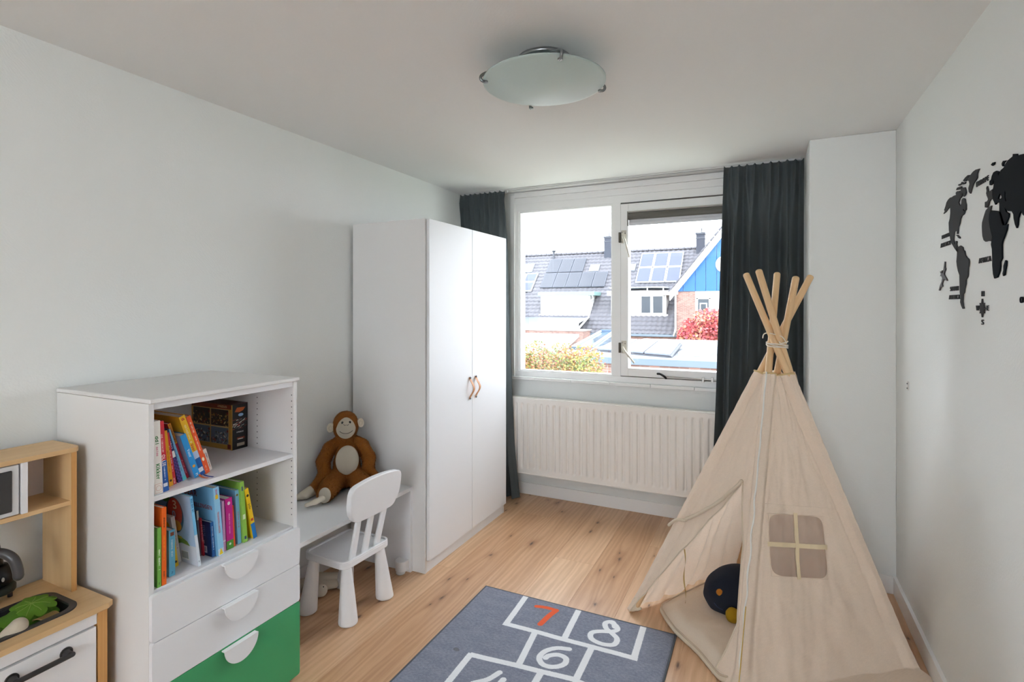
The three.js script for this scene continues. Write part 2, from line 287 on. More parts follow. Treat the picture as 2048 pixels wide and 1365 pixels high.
// ---- radiator ----
{
  const r = thing('radiator', 'cream ribbed panel radiator on the wall below the window', 'radiator', [-1.06, 0.2, -3.8]);
  const w = 1.56, h = 0.595, pitch = 0.0535, n = 28;
  const prof = (x, y) => { // pressed channels
    const q = ((x / pitch) % 1 + 1) % 1, inside = sst(0.038, 0.058, y) * (1 - sst(h - 0.058, h - 0.038, y)) * (Math.abs(x) < pitch * (n / 2) ? 1 : 0);
    const s = Math.abs(q - 0.5) * 2; return -0.012 * inside * (1 - sst(0.12, 0.55, s));
  };
  const g = patch((u, v) => { const x = (u - 0.5) * w, y = v * h; return V(x, y, prof(x, y)); }, 560, 60);
  mesh('front_panel', g, M.radiator, r);
  mesh('back_panel', bx(-w / 2, 0, -0.075, w / 2, h, -0.06, 0.003), M.radiator, r);
  mesh('top_rail', [bx(-w / 2, h - 0.006, -0.012, w / 2, h + 0.002, 0.002, 0.002), bx(-w / 2, -0.002, -0.012, w / 2, 0.006, 0.002, 0.002)], M.radiator, r);
  for (const s of [-1, 1]) mesh('end_cap', bx(s * w / 2 - 0.003, 0, -0.075, s * w / 2 + 0.003, h, 0, 0.002), M.radiator, r);
  for (const s of [-0.5, 0.5]) mesh('wall_bracket', bx(s - 0.02, 0.05, -0.112, s + 0.02, h - 0.05, -0.074, 0.002), M.radiator, r);
}
// ---- roller blind inside the casement ----
{
  const b = thing('roller_blind', 'rolled-up grey roller blind at the top of the right window sash', 'blind', [-0.5, 2.15, ZB + 0.02]);
  const x0 = -0.415, x1 = 0.43;
  mesh('cassette', [bx(x0, 0.058, -0.012, x1, 0.066, 0.024, 0.002)], phy('#c9c6bd', 0.5), b);
  mesh('fabric_roll', [rod(V(x0 + 0.004, 0.03, 0.002), V(x1, 0.03, 0.002), 0.026, 0.026, 28)], std('#6d6b64', 0.95, { bumpMap: rep(T.weave, 6, 2), bumpScale: 0.0004 }), b);
  mesh('bottom_bar', [bx(x0 + 0.006, -0.04, -0.004, x1, -0.012, 0.006, 0.003), bx(x0 + 0.006, -0.022, -0.004, x1, -0.016, 0.01, 0.002), bx(x0 + 0.006, -0.014, -0.001, x1, 0.03, 0.0015, 0)], phy('#d9dade', 0.45), b);
  mesh('side_bracket', [bx(x0 - 0.004, -0.04, -0.01, x0 + 0.004, 0.066, 0.022, 0.002), tube([[x0 + 0.001, 0.05, 0.024], [x0 + 0.001, 0.0, 0.026], [x0 + 0.001, -0.04, 0.02]], 0.004, 12, 8)], std('#8c8880', 0.4, { metalness: 0.4 }), b);
}
// ---- ceiling lamp ----
{
  const l = thing('ceiling_lamp', 'frosted glass dish ceiling lamp held by steel clips', 'ceiling lamp', [-0.752, H, -1.852], -0.94);
  mesh('ceiling_base', lathe([[0, -0.001], [0.1, -0.001], [0.105, -0.006], [0.105, -0.016], [0.09, -0.024], [0.03, -0.03], [0.02, -0.08], [0, -0.085]].map(([a, b]) => [a, b]).reverse(), 48), std('#9a9c9c', 0.3, { metalness: 1 }), l);
  const R = 0.23, y0 = -0.09, out = [], N = 26; // dish, 5 mm glass
  for (let i = 0; i <= N; i++) { const r = (R * i) / N; out.push([r, y0 - 0.032 * (1 - (r / R) ** 2)]); }
  for (let i = N; i >= 0; i--) { const r = (R * i) / N; out.push([r, y0 + 0.005 - 0.032 * (1 - (r / R) ** 2)]); }
  mesh('glass_dish', lathe(out, 96), phy('#cfe0dc', 0.5, { transmission: 0.25, thickness: 0, clearcoat: 0.4, clearcoatRoughness: 0.35, side: THREE.DoubleSide }), l);
  for (let k = 0; k < 4; k++) {
    const a = k * PI / 2, c = Math.cos(a), s = Math.sin(a), P = (r, y) => V(r * c, y, r * s);
    mesh('clip', [tube([P(0.09, -0.018), P(0.17, -0.05), P(R + 0.004, y0 + 0.012), P(R + 0.011, y0), P(R + 0.004, y0 - 0.011), P(R - 0.01, y0 - 0.012)], 0.0055, 36, 10), new THREE.CylinderGeometry(0.009, 0.009, 0.006, 16).translate(R * c * 0.965, y0 - 0.013, R * s * 0.965)], std('#8d9192', 0.28, { metalness: 1 }), l);
  }
  mesh('bulb', new THREE.SphereGeometry(0.03, 20, 14).translate(0.05, -0.075, 0), phy('#f3f1ea', 0.4), l);
}
// ---- small wall fitting on the right wall ----
{
  const o = thing('wall_hook', 'small pale hook on the right wall near the corner', 'hook', [XR, 1.131, -3.13]);
  mesh('plate', bx(-0.004, -0.022, -0.012, 0, 0.022, 0.012, 0.002), phy('#d7d5d0', 0.5), o);
  mesh('screw', [new THREE.SphereGeometry(0.004, 8, 6).translate(-0.004, 0.01, 0), new THREE.SphereGeometry(0.004, 8, 6).translate(-0.004, -0.012, 0)], M.darkSteel, o);
}
// ---- wardrobe: two doors ----
{
  const w = thing('wardrobe', 'tall white two-door wardrobe with leather strap handles by the window', 'wardrobe', [-1.735, 0, -2.489]);
  const D = -0.528, Wd = 1.0, Ht = 2.012; // x back, z away
  mesh('side_panel', bx(D, 0, -0.019, 0, Ht, 0, 0.0012), M.foilSide, w); mesh('side_panel', bx(D, 0, -Wd, 0, Ht, -Wd + 0.019, 0.0012), M.foilSide, w);
  mesh('top_panel', bx(D, Ht - 0.019, -Wd + 0.02, -0.021, Ht, -0.02, 0.001), M.foilSide, w); mesh('bottom_panel', bx(D, 0.06, -Wd + 0.02, -0.03, 0.078, -0.02, 0.001), M.foilSide, w);
  mesh('back_panel', bx(D, 0.03, -Wd + 0.02, D + 0.006, Ht - 0.02, -0.02, 0), M.foilSide, w);
  mesh('plinth', bx(-0.02, 0, -Wd + 0.02, -0.002, 0.064, -0.02, 0.001), M.foil, w);
  const hz = [-0.462, -0.538];
  [[-0.496, -0.012], [-0.994, -0.5]].forEach(([z0, z1], i) => {
    const d = mesh('door', bx(0.003, 0.072, z0, 0.021, Ht - 0.001, z1 , 0.0015), M.foil, w);
    const z = hz[i], y0 = 0.92, y1 = 1.06, strap = [];
    const s = new THREE.Shape(); const pts = []; for (let k = 0; k <= 20; k++) { const t = k / 20, b = Math.sin(PI * t); pts.push([0.003 + 0.03 * b * b, lerp(y0, y1, t)]); }
    s.moveTo(...pts[0]); pts.slice(1).forEach((p) => s.lineTo(...p)); pts.slice().reverse().forEach((p) => s.lineTo(p[0] + 0.003, p[1]));
    const g = extr(s, 0.02, 0).translate(0.021, 0, z - 0.01);
    const hd = mesh('handle', g, phy('#c58a5a', 0.6), d);
    for (const y of [y0 + 0.004, y1 - 0.004]) mesh('screw', lathe([[0, 0.005], [0.006, 0.004], [0.0075, 0], [0, 0]], 14).rotateZ(-PI / 2).translate(0.0275, y, z), M.darkSteel, hd);
  });
}
// ================= bookcase =================
{
  const b = thing('bookcase', 'white children\'s bookcase with two open shelves above two white drawers and one green drawer', 'bookcase', [-1.735, 0, -1.005]);
  const D = -0.545, Wd = 0.582, Ht = 1.222, t = 0.017; // local: x back negative, z away negative
  mesh('side_panel', bx(D, 0, -t, -0.006, Ht - 0.0155, 0, 0.001), M.foilSide, b);
  mesh('side_panel', bx(D, 0, -Wd, -0.006, Ht - 0.0155, -Wd + t, 0.001), M.foilSide, b);
  mesh('top_panel', bx(D, Ht - 0.0145, -Wd - 0.003, 0.008, Ht, 0.003, 0.004), M.foilSide, b);
  mesh('top_rail', bx(-0.03, Ht - 0.037, -Wd + t, -0.012, Ht - 0.0155, -t, 0.001), M.foil, b);
  mesh('back_panel', bx(D, 0.02, -Wd + t, D + 0.008, Ht - 0.0155, -t, 0), M.foilSide, b);
  mesh('shelf', bx(D + 0.008, 0.894, -Wd + t, -0.01, 0.9105, -t, 0.001), M.foil, b);
  mesh('shelf', bx(D + 0.008, 0.598, -Wd + t, -0.01, 0.6145, -t, 0.001), M.foil, b);
  mesh('bottom_panel', bx(D + 0.008, 0.03, -Wd + t, -0.04, 0.046, -t, 0.001), M.foil, b);
  // rows of peg holes in the far side panel
  const hole = new THREE.CylinderGeometry(0.0024, 0.0024, 0.001, 12).rotateX(PI / 2), holes = [];
  for (const hx of [-0.017, -0.22]) for (let y = 0.66; y < 1.17; y += 0.0245) if (Math.abs(y - 0.902) > 0.012) holes.push(hole.clone().translate(hx, y, -Wd + t + 0.0002));
  const hm = mesh('peg_hole', holes, std('#5a5a5c', 0.9), b); hm.userData.kind = 'stuff';
  // drawers with half-disc pulls
  [[0.46, 0.606, 'white'], [0.308, 0.456, 'white'], [0.008, 0.304, 'green']].forEach(([y0, y1, c]) => {
    const s = roundShape(Wd - 0.002, y1 - y0, 0.009), g = extr(s, 0.014, 0.001, { curveSegments: 8 }).rotateY(PI / 2).translate(-0.004, (y0 + y1) / 2, -Wd / 2);
    const d = mesh('drawer', metricUV(g), c === 'green' ? M.green : M.foil, b);
    if (c === 'green') d.userData.label = 'deep bright green drawer front';
    const hz = -0.302, hy = y1 - 0.003, R = 0.067;
    const sh = new THREE.Shape(); sh.moveTo(-R, 0); sh.absarc(0, 0, R, PI, 2 * PI, false); sh.lineTo(-R, 0);
    const disc = extr(sh, 0.0035, 0.0008, { curveSegments: 40 }).rotateY(PI / 2).translate(0.026, hy, hz);
    mesh('drawer_pull', [disc, bx(0.008, hy - 0.004, hz - R, 0.03, hy + 0.0005, hz + R, 0.001)], M.whitePlastic, d);
  });
}
// ================= books =================
// scribble: rows of letter-like strokes where the print on the photo cannot be read
function scribble(g, x, y, w, h, col, seed) {
  g.strokeStyle = col; g.lineWidth = h * 0.17; g.lineCap = 'round'; const n = Math.floor(w / (h * 0.62)); const sv = _s; _s = seed * 977 + 13;
  for (let i = 0; i < n; i++) { if (rnd() < 0.13) continue; const cx = x + (i + 0.5) * (w / n), k = Math.floor(rnd(4)), e = h * 0.24; g.beginPath();
    if (k === 0) { g.arc(cx, y, e, 0.4, 5.6); } else if (k === 1) { g.moveTo(cx, y - h * 0.42); g.lineTo(cx, y + e); } else if (k === 2) { g.moveTo(cx - e, y + e); g.lineTo(cx - e, y - e); g.lineTo(cx + e, y - e * 0.6); g.lineTo(cx + e, y + e); } else { g.arc(cx, y, e, 0, 7); g.moveTo(cx + e, y - h * 0.4); g.lineTo(cx + e, y + e); }
    g.stroke(); }
  _s = sv;
}
// spine canvas: long side = height of the spine, text reads downwards
const spine = (len, thick, draw) => canvasTex(Math.max(24, Math.round(thick * 2600)), Math.round(len * 2600), (g, w, h) => { g.translate(w, 0); g.rotate(PI / 2); draw(g, h, w); });
const txt = (g, s, x, y, px, col, font = 'sans-serif', bold = true, align = 'left') => { g.font = (bold ? 'bold ' : '') + px + 'px ' + font; g.fillStyle = col; g.textAlign = align; g.textBaseline = 'middle'; g.fillText(s, x, y); };
const fillR = (g, c, x, y, w, h) => { g.fillStyle = c; g.fillRect(x, y, w, h); };
const paper = std('#efe9dc', 0.9), GR = { top: 'children\'s books on the upper shelf', low: 'children\'s books on the lower shelf' };
const BX = -1.735;
function book(shelfY, grp, label, { x, z0, z1, H, lean = 0, depth = 0.16, cover, face = cover, draw, drawFace }) {
  const t = Math.max(0.004, z0 - z1 - 0.001), a = lean * PI / 180;
  const b = thing('book', label, 'book', [x, shelfY + 0.0006 + (t / 2) * Math.sin(Math.abs(a)), z1 + (t / 2) * Math.cos(a)], 0, GR[grp]);
  b.rotation.x = a;
  const board = Math.min(0.0022, t * 0.25), cm = std(face, 0.45), cm2 = std(cover, 0.45);
  const pz = t / 2 - board / 2;
  if (drawFace) {
    const tex = canvasTex(Math.round(depth * 1700), Math.round(H * 1700), drawFace);
    const g = new THREE.BoxGeometry(depth, H, board).translate(-depth / 2, H / 2, pz); // cover towards the camera carries the print
    mesh('front_cover', g, phy('#ffffff', 0.35, { map: tex }), b);
  } else mesh('front_cover', bx(-depth, 0, pz - board / 2, 0, H, pz + board / 2, 0.0004), cm, b);
  mesh('back_cover', bx(-depth, 0, -pz - board / 2, 0, H, -pz + board / 2, 0.0004), cm2, b);
  mesh('pages', bx(-depth + 0.003, 0.002, -t / 2 + board, -0.0015, H - 0.002, t / 2 - board, 0), paper, b);
  const sp = new THREE.BoxGeometry(0.002, H, t).translate(0.0004, H / 2, 0);
  mesh('spine', sp, draw ? phy('#ffffff', 0.35, { map: spine(H, t, draw) }) : cm2, b);
  return b;
}
const UP = 0.9105, LO = 0.6145;
// upper shelf, from the left
book(UP, 'top', 'white book with green lettering at the left end of the upper shelf', { x: BX - 0.02, z0: -1.03, z1: -1.057, H: 0.235, lean: 2.4, cover: '#f1ede6', draw: (g, w, h) => { fillR(g, '#f3efe8', 0, 0, w, h); scribble(g, w * 0.2, h * 0.5, w * 0.13, h * 0.5, '#2d7a3a', 4); scribble(g, w * 0.35, h * 0.5, w * 0.13, h * 0.34, '#d0668a', 6); txt(g, 'Kikker', w * 0.58, h * 0.5, h * 0.62, '#1e7a35', 'sans-serif'); g.strokeStyle = '#d08a7a'; g.lineWidth = 2; g.strokeRect(w * 0.86, h * 0.1, w * 0.12, h * 0.8); g.beginPath(); g.arc(w * 0.92, h * 0.5, h * 0.3, 0, 7); g.stroke(); } });
book(UP, 'top', 'red and dark blue book second from the left on the upper shelf', { x: BX - 0.024, z0: -1.0585, z1: -1.0785, H: 0.231, lean: 4.3, cover: '#cc2b3a', draw: (g, w, h) => { fillR(g, '#cf2d3d', 0, 0, w, h); fillR(g, '#1f5aa8', w * 0.56, 0, w * 0.44, h); scribble(g, w * 0.18, h * 0.5, w * 0.26, h * 0.35, '#f6dcd8', 9); txt(g, 'OLLIE', w * 0.47, h * 0.5, h * 0.75, '#f3e9e2'); scribble(g, w * 0.64, h * 0.5, w * 0.2, h * 0.32, '#dfe8f6', 3); fillR(g, '#e9edf2', w * 0.88, h * 0.15, w * 0.05, h * 0.7); } });
book(UP, 'top', 'thin yellow book between the red-blue and the thin red book, upper shelf', { x: BX - 0.06, z0: -1.101, z1: -1.115, H: 0.19, lean: 6.4, cover: '#e7ac1c', draw: (g, w, h) => { fillR(g, '#e9ad1d', 0, 0, w, h); scribble(g, w * 0.35, h * 0.5, w * 0.4, h * 0.35, '#a85a12', 11); g.fillStyle = '#3a2a12'; g.beginPath(); g.arc(w * 0.9, h * 0.5, h * 0.3, 0, 7); g.fill(); } });
book(UP, 'top', 'thin red book left of the purple book on the upper shelf', { x: BX - 0.067, z0: -1.117, z1: -1.13, H: 0.18, lean: 8, cover: '#c8263a', draw: (g, w, h) => { fillR(g, '#cc2a3c', 0, 0, w, h); scribble(g, w * 0.25, h * 0.5, w * 0.5, h * 0.36, '#f3d4d6', 17); scribble(g, w * 0.88, h * 0.5, w * 0.1, h * 0.6, '#f3e6e0', 2); } });
book(UP, 'top', 'navy and purple checked book leaning left on the upper shelf', { x: BX - 0.072, z0: -1.138, z1: -1.155, H: 0.191, lean: 14.5, cover: '#2c2a68', draw: (g, w, h) => { fillR(g, '#1c2f6b', 0, 0, w, h); fillR(g, '#f2f2f0', w * 0.4, h * 0.1, w * 0.12, h * 0.8); scribble(g, w * 0.06, h * 0.5, w * 0.3, h * 0.6, '#e8ecf4', 21); for (let i = 0; i < 14; i++) for (let j = 0; j < 3; j++) fillR(g, (i + j) % 2 ? '#5b3d96' : '#2f2763', w * (0.54 + i * 0.033), (h / 3) * j, w * 0.033, h / 3); } });
book(UP, 'top', 'narrow light blue book leaning left beside the purple checked book', { x: BX - 0.078, z0: -1.1565, z1: -1.172, H: 0.192, lean: 17.2, cover: '#79bfe6', draw: (g, w, h) => { fillR(g, '#7fc4ea', 0, 0, w, h); scribble(g, w * 0.08, h * 0.5, w * 0.22, h * 0.5, '#2e6fae', 23); scribble(g, w * 0.38, h * 0.5, w * 0.44, h * 0.4, '#3b7eb5', 25); fillR(g, '#5fd0dc', w * 0.92, 0, w * 0.08, h); } });
book(UP, 'top', 'dark red book with an orange and black head leaning on the upper shelf', { x: BX - 0.09, z0: -1.1775, z1: -1.189, H: 0.213, lean: 17.8, cover: '#a81f35', draw: (g, w, h) => { fillR(g, '#b02138', 0, 0, w, h); fillR(g, '#e2951c', 0, 0, w * 0.36, h); scribble(g, w * 0.02, h * 0.5, w * 0.32, h * 0.6, '#3a1a10', 31); scribble(g, w * 0.66, h * 0.5, w * 0.25, h * 0.4, '#e6b7bd', 33); } });
book(UP, 'top', 'bright blue book with a small orange sun leaning left on the upper shelf', { x: BX - 0.068, z0: -1.193, z1: -1.2145, H: 0.167, lean: 18.5, cover: '#2f93d8', face: '#9fb2d8', draw: (g, w, h) => { fillR(g, '#2d9ae0', 0, 0, w, h); txt(g, 'Voor', w * 0.34, h * 0.5, h * 0.62, '#e6f2fb', 'serif'); g.fillStyle = '#f0a23a'; g.beginPath(); g.arc(w * 0.74, h * 0.5, h * 0.25, 0, 7); g.fill(); scribble(g, w * 0.9, h * 0.5, w * 0.08, h * 0.6, '#e8eef4', 36); }, depth: 0.15 });
book(UP, 'top', 'large yellow book with red lettering leaning left on the upper shelf', { x: BX - 0.077, z0: -1.2165, z1: -1.239, H: 0.234, lean: 18.8, cover: '#eebb25', depth: 0.19, draw: (g, w, h) => { fillR(g, '#f0bd26', 0, 0, w, h); fillR(g, '#c3cfe6', w * 0.6, 0, w * 0.12, h); fillR(g, '#1f63ad', w * 0.72, 0, w * 0.28, h); scribble(g, w * 0.03, h * 0.5, w * 0.09, h * 0.6, '#b3262a', 41); scribble(g, w * 0.15, h * 0.5, w * 0.3, h * 0.46, '#f7e6a8', 43); txt(g, 'Voor', w * 0.47, h * 0.5, h * 0.6, '#c9302c'); fillR(g, '#eef1f4', w * 0.88, h * 0.1, w * 0.07, h * 0.8); }, drawFace: (g, w, h) => { fillR(g, '#eec22f', 0, 0, w, h); g.fillStyle = '#c4301f'; g.beginPath(); g.arc(w * 0.55, h * 0.3, w * 0.17, 0, 7); g.fill(); fillR(g, '#d99d1c', 0, h * 0.55, w, h * 0.03); } });
book(UP, 'top', 'orange-red book leaning left with a cream paw print, upper shelf', { x: BX - 0.078, z0: -1.2405, z1: -1.2575, H: 0.229, lean: 18.6, cover: '#e9592a', depth: 0.17, draw: (g, w, h) => { fillR(g, '#ec5d2d', 0, 0, w, h); scribble(g, w * 0.1, h * 0.5, w * 0.18, h * 0.42, '#fbe3cf', 51); scribble(g, w * 0.34, h * 0.5, w * 0.26, h * 0.36, '#fbe3cf', 53); g.fillStyle = '#f8e9c9'; g.beginPath(); g.ellipse(w * 0.75, h * 0.5, h * 0.45, h * 0.28, 0, 0, 7); g.fill(); scribble(g, w * 0.85, h * 0.5, w * 0.1, h * 0.3, '#f9d9c2', 55); } });
book(UP, 'top', 'tiny orange book at the right end of the leaning upper row', { x: BX - 0.1, z0: -1.259, z1: -1.272, H: 0.083, lean: 17.2, cover: '#e2622b', depth: 0.08, draw: (g, w, h) => { fillR(g, '#e86a32', 0, 0, w, h); fillR(g, '#f2e9da', 0, 0, w * 0.16, h); scribble(g, w * 0.3, h * 0.5, w * 0.5, h * 0.3, '#f8dcc8', 61); } });
book(UP, 'top', 'tiny white book, last of the leaning row on the upper shelf', { x: BX - 0.105, z0: -1.2735, z1: -1.285, H: 0.086, lean: 16.8, cover: '#f0ebe4', depth: 0.08, draw: (g, w, h) => { fillR(g, '#f1ece5', 0, 0, w, h); scribble(g, w * 0.15, h * 0.5, w * 0.3, h * 0.4, '#39507c', 63); scribble(g, w * 0.55, h * 0.5, w * 0.3, h * 0.34, '#b0502c', 65); } });
// bookmark ribbons hanging from the large yellow book
[['bookmark', '#d8622a', 'orange ribbon bookmark hanging onto the upper shelf', -1.212], ['bookmark', '#1d4c9c', 'blue ribbon bookmark hanging onto the upper shelf', -1.226]].forEach(([n, c, l, z], i) => {
  const o = thing(n, l, 'bookmark', [BX - 0.055, UP, z]);
  const w = 0.004, path = [[-0.018, 0.012], [0.002, 0.0045], [0.018, 0.0016], [0.03 + i * 0.006, 0.0012]];
  const c1 = new THREE.CatmullRomCurve3(path.map(([a, b]) => V(a, b, 0)));
  mesh('ribbon', patch((u, v) => { const q = c1.getPoint(v); return V(q.x, q.y + 0.0006, q.z + (u - 0.5) * 2 * w + 0.004 * Math.sin(v * 4 + i)); }, 2, 16), std(c, 0.7, { side: THREE.DoubleSide }), o);
});
// lower shelf, from the left
book(LO, 'low', 'short green book with white lettering at the left end of the lower shelf', { x: BX - 0.014, z0: -1.0345, z1: -1.0475, H: 0.19, lean: 0, cover: '#6fae49', draw: (g, w, h) => { fillR(g, '#74b34d', 0, 0, w, h); scribble(g, w * 0.34, h * 0.5, w * 0.4, h * 0.6, '#eef4e6', 71); scribble(g, w * 0.92, h * 0.5, w * 0.06, h * 0.5, '#2f4a25', 73); } });
book(LO, 'low', 'tall orange book with dark lettering on the lower shelf', { x: BX - 0.014, z0: -1.0485, z1: -1.064, H: 0.25, lean: 0, cover: '#e8641c', depth: 0.18, draw: (g, w, h) => { fillR(g, '#ec671d', 0, 0, w, h); scribble(g, w * 0.13, h * 0.5, w * 0.13, h * 0.4, '#4a2412', 75); scribble(g, w * 0.36, h * 0.5, w * 0.34, h * 0.36, '#f3a12a', 77); scribble(g, w * 0.82, h * 0.5, w * 0.1, h * 0.4, '#4a2412', 79); } });
book(LO, 'low', 'thin navy book pushed back between the orange and the sky-blue book', { x: BX - 0.06, z0: -1.078, z1: -1.09, H: 0.2, lean: 1, cover: '#1e2f63' });
book(LO, 'low', 'sky-blue book with a brown picture at its head on the lower shelf', { x: BX - 0.048, z0: -1.0925, z1: -1.1135, H: 0.154, lean: 0.5, cover: '#5cb5d6', draw: (g, w, h) => { fillR(g, '#62badb', 0, 0, w, h); fillR(g, '#8a4a32', w * 0.05, h * 0.15, w * 0.08, h * 0.6); scribble(g, w * 0.2, h * 0.5, w * 0.42, h * 0.4, '#e6f4f8', 81); scribble(g, w * 0.9, h * 0.5, w * 0.05, h * 0.5, '#3a74a8', 83); } });
book(LO, 'low', 'narrow yellow book leaning left behind the sky-blue book', { x: BX - 0.098, z0: -1.141, z1: -1.157, H: 0.125, lean: 8, cover: '#ecc41c', draw: (g, w, h) => { fillR(g, '#efc81f', 0, 0, w, h); g.fillStyle = '#3a2a10'; g.beginPath(); g.arc(w * 0.86, h * 0.5, h * 0.28, 0, 7); g.fill(); } });
book(LO, 'low', 'slim white book leaning left next to the narrow yellow book', { x: BX - 0.118, z0: -1.1655, z1: -1.1795, H: 0.17, lean: 8.4, cover: '#f0efec', face: '#e8e7e2', draw: (g, w, h) => { fillR(g, '#f2f1ee', 0, 0, w, h); scribble(g, w * 0.3, h * 0.5, w * 0.4, h * 0.4, '#c9aaa0', 85); }, drawFace: (g, w, h) => { fillR(g, '#e9e8e4', 0, 0, w, h); g.fillStyle = '#e9c83a'; g.beginPath(); g.ellipse(w * 0.72, h * 0.2, w * 0.2, h * 0.1, 0, 0, 7); g.fill(); } });
book(LO, 'low', 'large light blue book showing a back cover with red bird shape and barcode', { x: BX - 0.03, z0: -1.181, z1: -1.1915, H: 0.252, lean: 7.0, cover: '#8ecbec', depth: 0.2, draw: (g, w, h) => { const q = g.createLinearGradient(0, 0, w, 0); fillR(g, '#7cc6ee', 0, 0, w * 0.55, h); fillR(g, '#dfe9f2', w * 0.55, 0, w * 0.45, h); txt(g, 'Wat ben ik?', w * 0.03, h * 0.52, h * 0.92, '#124f86', 'sans-serif'); scribble(g, w * 0.92, h * 0.5, w * 0.05, h * 0.5, '#5a6a78', 87); },
  drawFace: (g, w, h) => { fillR(g, '#a9c9e6', 0, 0, w, h); fillR(g, '#d9dfe8', 0, h * 0.72, w, h * 0.28); g.fillStyle = '#1f5f80'; g.beginPath(); g.ellipse(w * 0.52, h * 0.32, w * 0.24, h * 0.26, 0.12, 0, 7); g.fill(); g.fillStyle = '#c23a24'; g.beginPath(); g.ellipse(w * 0.53, h * 0.28, w * 0.2, h * 0.21, 0.12, 0, 7); g.fill(); g.fillStyle = '#3f7d34'; g.beginPath(); g.ellipse(w * 0.3, h * 0.06, w * 0.13, h * 0.09, 0.4, 0, 7); g.fill(); g.fillStyle = '#d9922c'; g.beginPath(); g.ellipse(w * 0.54, h * 0.47, w * 0.13, h * 0.08, 0, 0, 7); g.fill(); txt(g, '3', w * 0.55, h * 0.17, h * 0.17, '#e9d7c2', 'sans-serif', true, 'center'); txt(g, '0', w * 0.5, h * 0.31, h * 0.14, '#7fb4d8', 'sans-serif', true, 'center');
    g.fillStyle = '#6f9a2f'; g.beginPath(); g.moveTo(w * 0.42, h * 0.66); g.lineTo(w * 0.55, h * 0.61); g.lineTo(w * 0.78, h * 0.67); g.lineTo(w * 0.84, h * 0.73); g.lineTo(w * 0.62, h * 0.71); g.lineTo(w * 0.5, h * 0.74); g.closePath(); g.fill(); g.fillStyle = '#c5bf3a'; g.fillRect(w * 0.5, h * 0.62, w * 0.14, h * 0.035); fillR(g, '#f4f4f2', w * 0.58, h * 0.82, w * 0.2, h * 0.13); for (let i = 0; i < 18; i++) fillR(g, '#1b1b1b', w * (0.59 + i * 0.0098), h * 0.83, w * (i % 3 ? 0.0035 : 0.006), h * 0.1); } });
book(LO, 'low', 'thin dark grey book with a cream head on the lower shelf', { x: BX - 0.098, z0: -1.231, z1: -1.2385, H: 0.167, lean: 4, cover: '#6b6a70', draw: (g, w, h) => { fillR(g, '#716f76', 0, 0, w, h); fillR(g, '#e6dfc9', 0, 0, w * 0.2, h); } });
book(LO, 'low', 'thin red book between the grey and the navy board book, lower shelf', { x: BX - 0.09, z0: -1.2395, z1: -1.2465, H: 0.14, lean: 5.2, cover: '#b81f2e', draw: (g, w, h) => { fillR(g, '#be2231', 0, 0, w, h); scribble(g, w * 0.08, h * 0.5, w * 0.55, h * 0.5, '#f0d6d8', 91); } });
book(LO, 'low', 'small navy board book showing its back cover with white text panels', { x: BX - 0.05, z0: -1.247, z1: -1.2595, H: 0.127, lean: 4, cover: '#2a5d96', face: '#15274f', depth: 0.11, draw: (g, w, h) => { fillR(g, '#2c629c', 0, 0, w, h); scribble(g, w * 0.12, h * 0.5, w * 0.7, h * 0.45, '#dfe9f2', 93); }, drawFace: (g, w, h) => { fillR(g, '#15274f', 0, 0, w, h); for (let i = 0; i < 6; i++) scribble(g, w * 0.1, h * (0.14 + i * 0.055), w * 0.62, h * 0.035, '#b9c3d8', 95 + i); fillR(g, '#e8e6e2', w * 0.36, h * 0.56, w * 0.28, h * 0.1); fillR(g, '#e8e6e2', w * 0.4, h * 0.72, w * 0.36, h * 0.2); for (let i = 0; i < 13; i++) fillR(g, '#222', w * (0.43 + i * 0.023), h * 0.74, w * 0.01, h * 0.14); } });
book(LO, 'low', 'tall light blue book with red spine lettering and a bear badge', { x: BX - 0.036, z0: -1.2605, z1: -1.283, H: 0.252, lean: 5, cover: '#8cc6e8', depth: 0.21, draw: (g, w, h) => { fillR(g, '#93cdee', 0, 0, w, h); fillR(g, '#c9dcef', w * 0.9, 0, w * 0.1, h); txt(g, 'BEAR', w * 0.03, h * 0.5, h * 0.42, '#c2266e'); g.fillStyle = '#eec32b'; g.fillRect(w * 0.11, h * 0.25, w * 0.06, h * 0.5); txt(g, 'TEGENSTELLINGEN', w * 0.36, h * 0.5, h * 0.4, '#c23848'); g.fillStyle = '#f0cf2c'; g.beginPath(); g.moveTo(w * 0.985, h * 0.15); g.lineTo(w * 0.985, h * 0.85); g.lineTo(w * 0.89, h * 0.5); g.closePath(); g.fill(); }, drawFace: (g, w, h) => { fillR(g, '#86bfe2', 0, 0, w, h); txt(g, 'BEAR', w * 0.2, h * 0.13, h * 0.12, '#8b2f38'); txt(g, 'TEGENSTELLINGEN', w * 0.03, h * 0.3, w * 0.1, '#b13a44'); g.fillStyle = '#caa27a'; g.beginPath(); g.arc(w * 0.68, h * 0.62, w * 0.09, 0, 7); g.fill(); g.fillStyle = '#4a3524'; g.beginPath(); g.arc(w * 0.66, h * 0.57, w * 0.025, 0, 7); g.fill(); } });
book(LO, 'low', 'pale lilac book pressed against the magenta book on the lower shelf', { x: BX - 0.055, z0: -1.294, z1: -1.3045, H: 0.186, lean: 2.6, cover: '#d79ac4', face: '#dba6cc', draw: (g, w, h) => { fillR(g, '#dba3ca', 0, 0, w, h); fillR(g, '#eee3ea', w * 0.78, 0, w * 0.03, h); } });
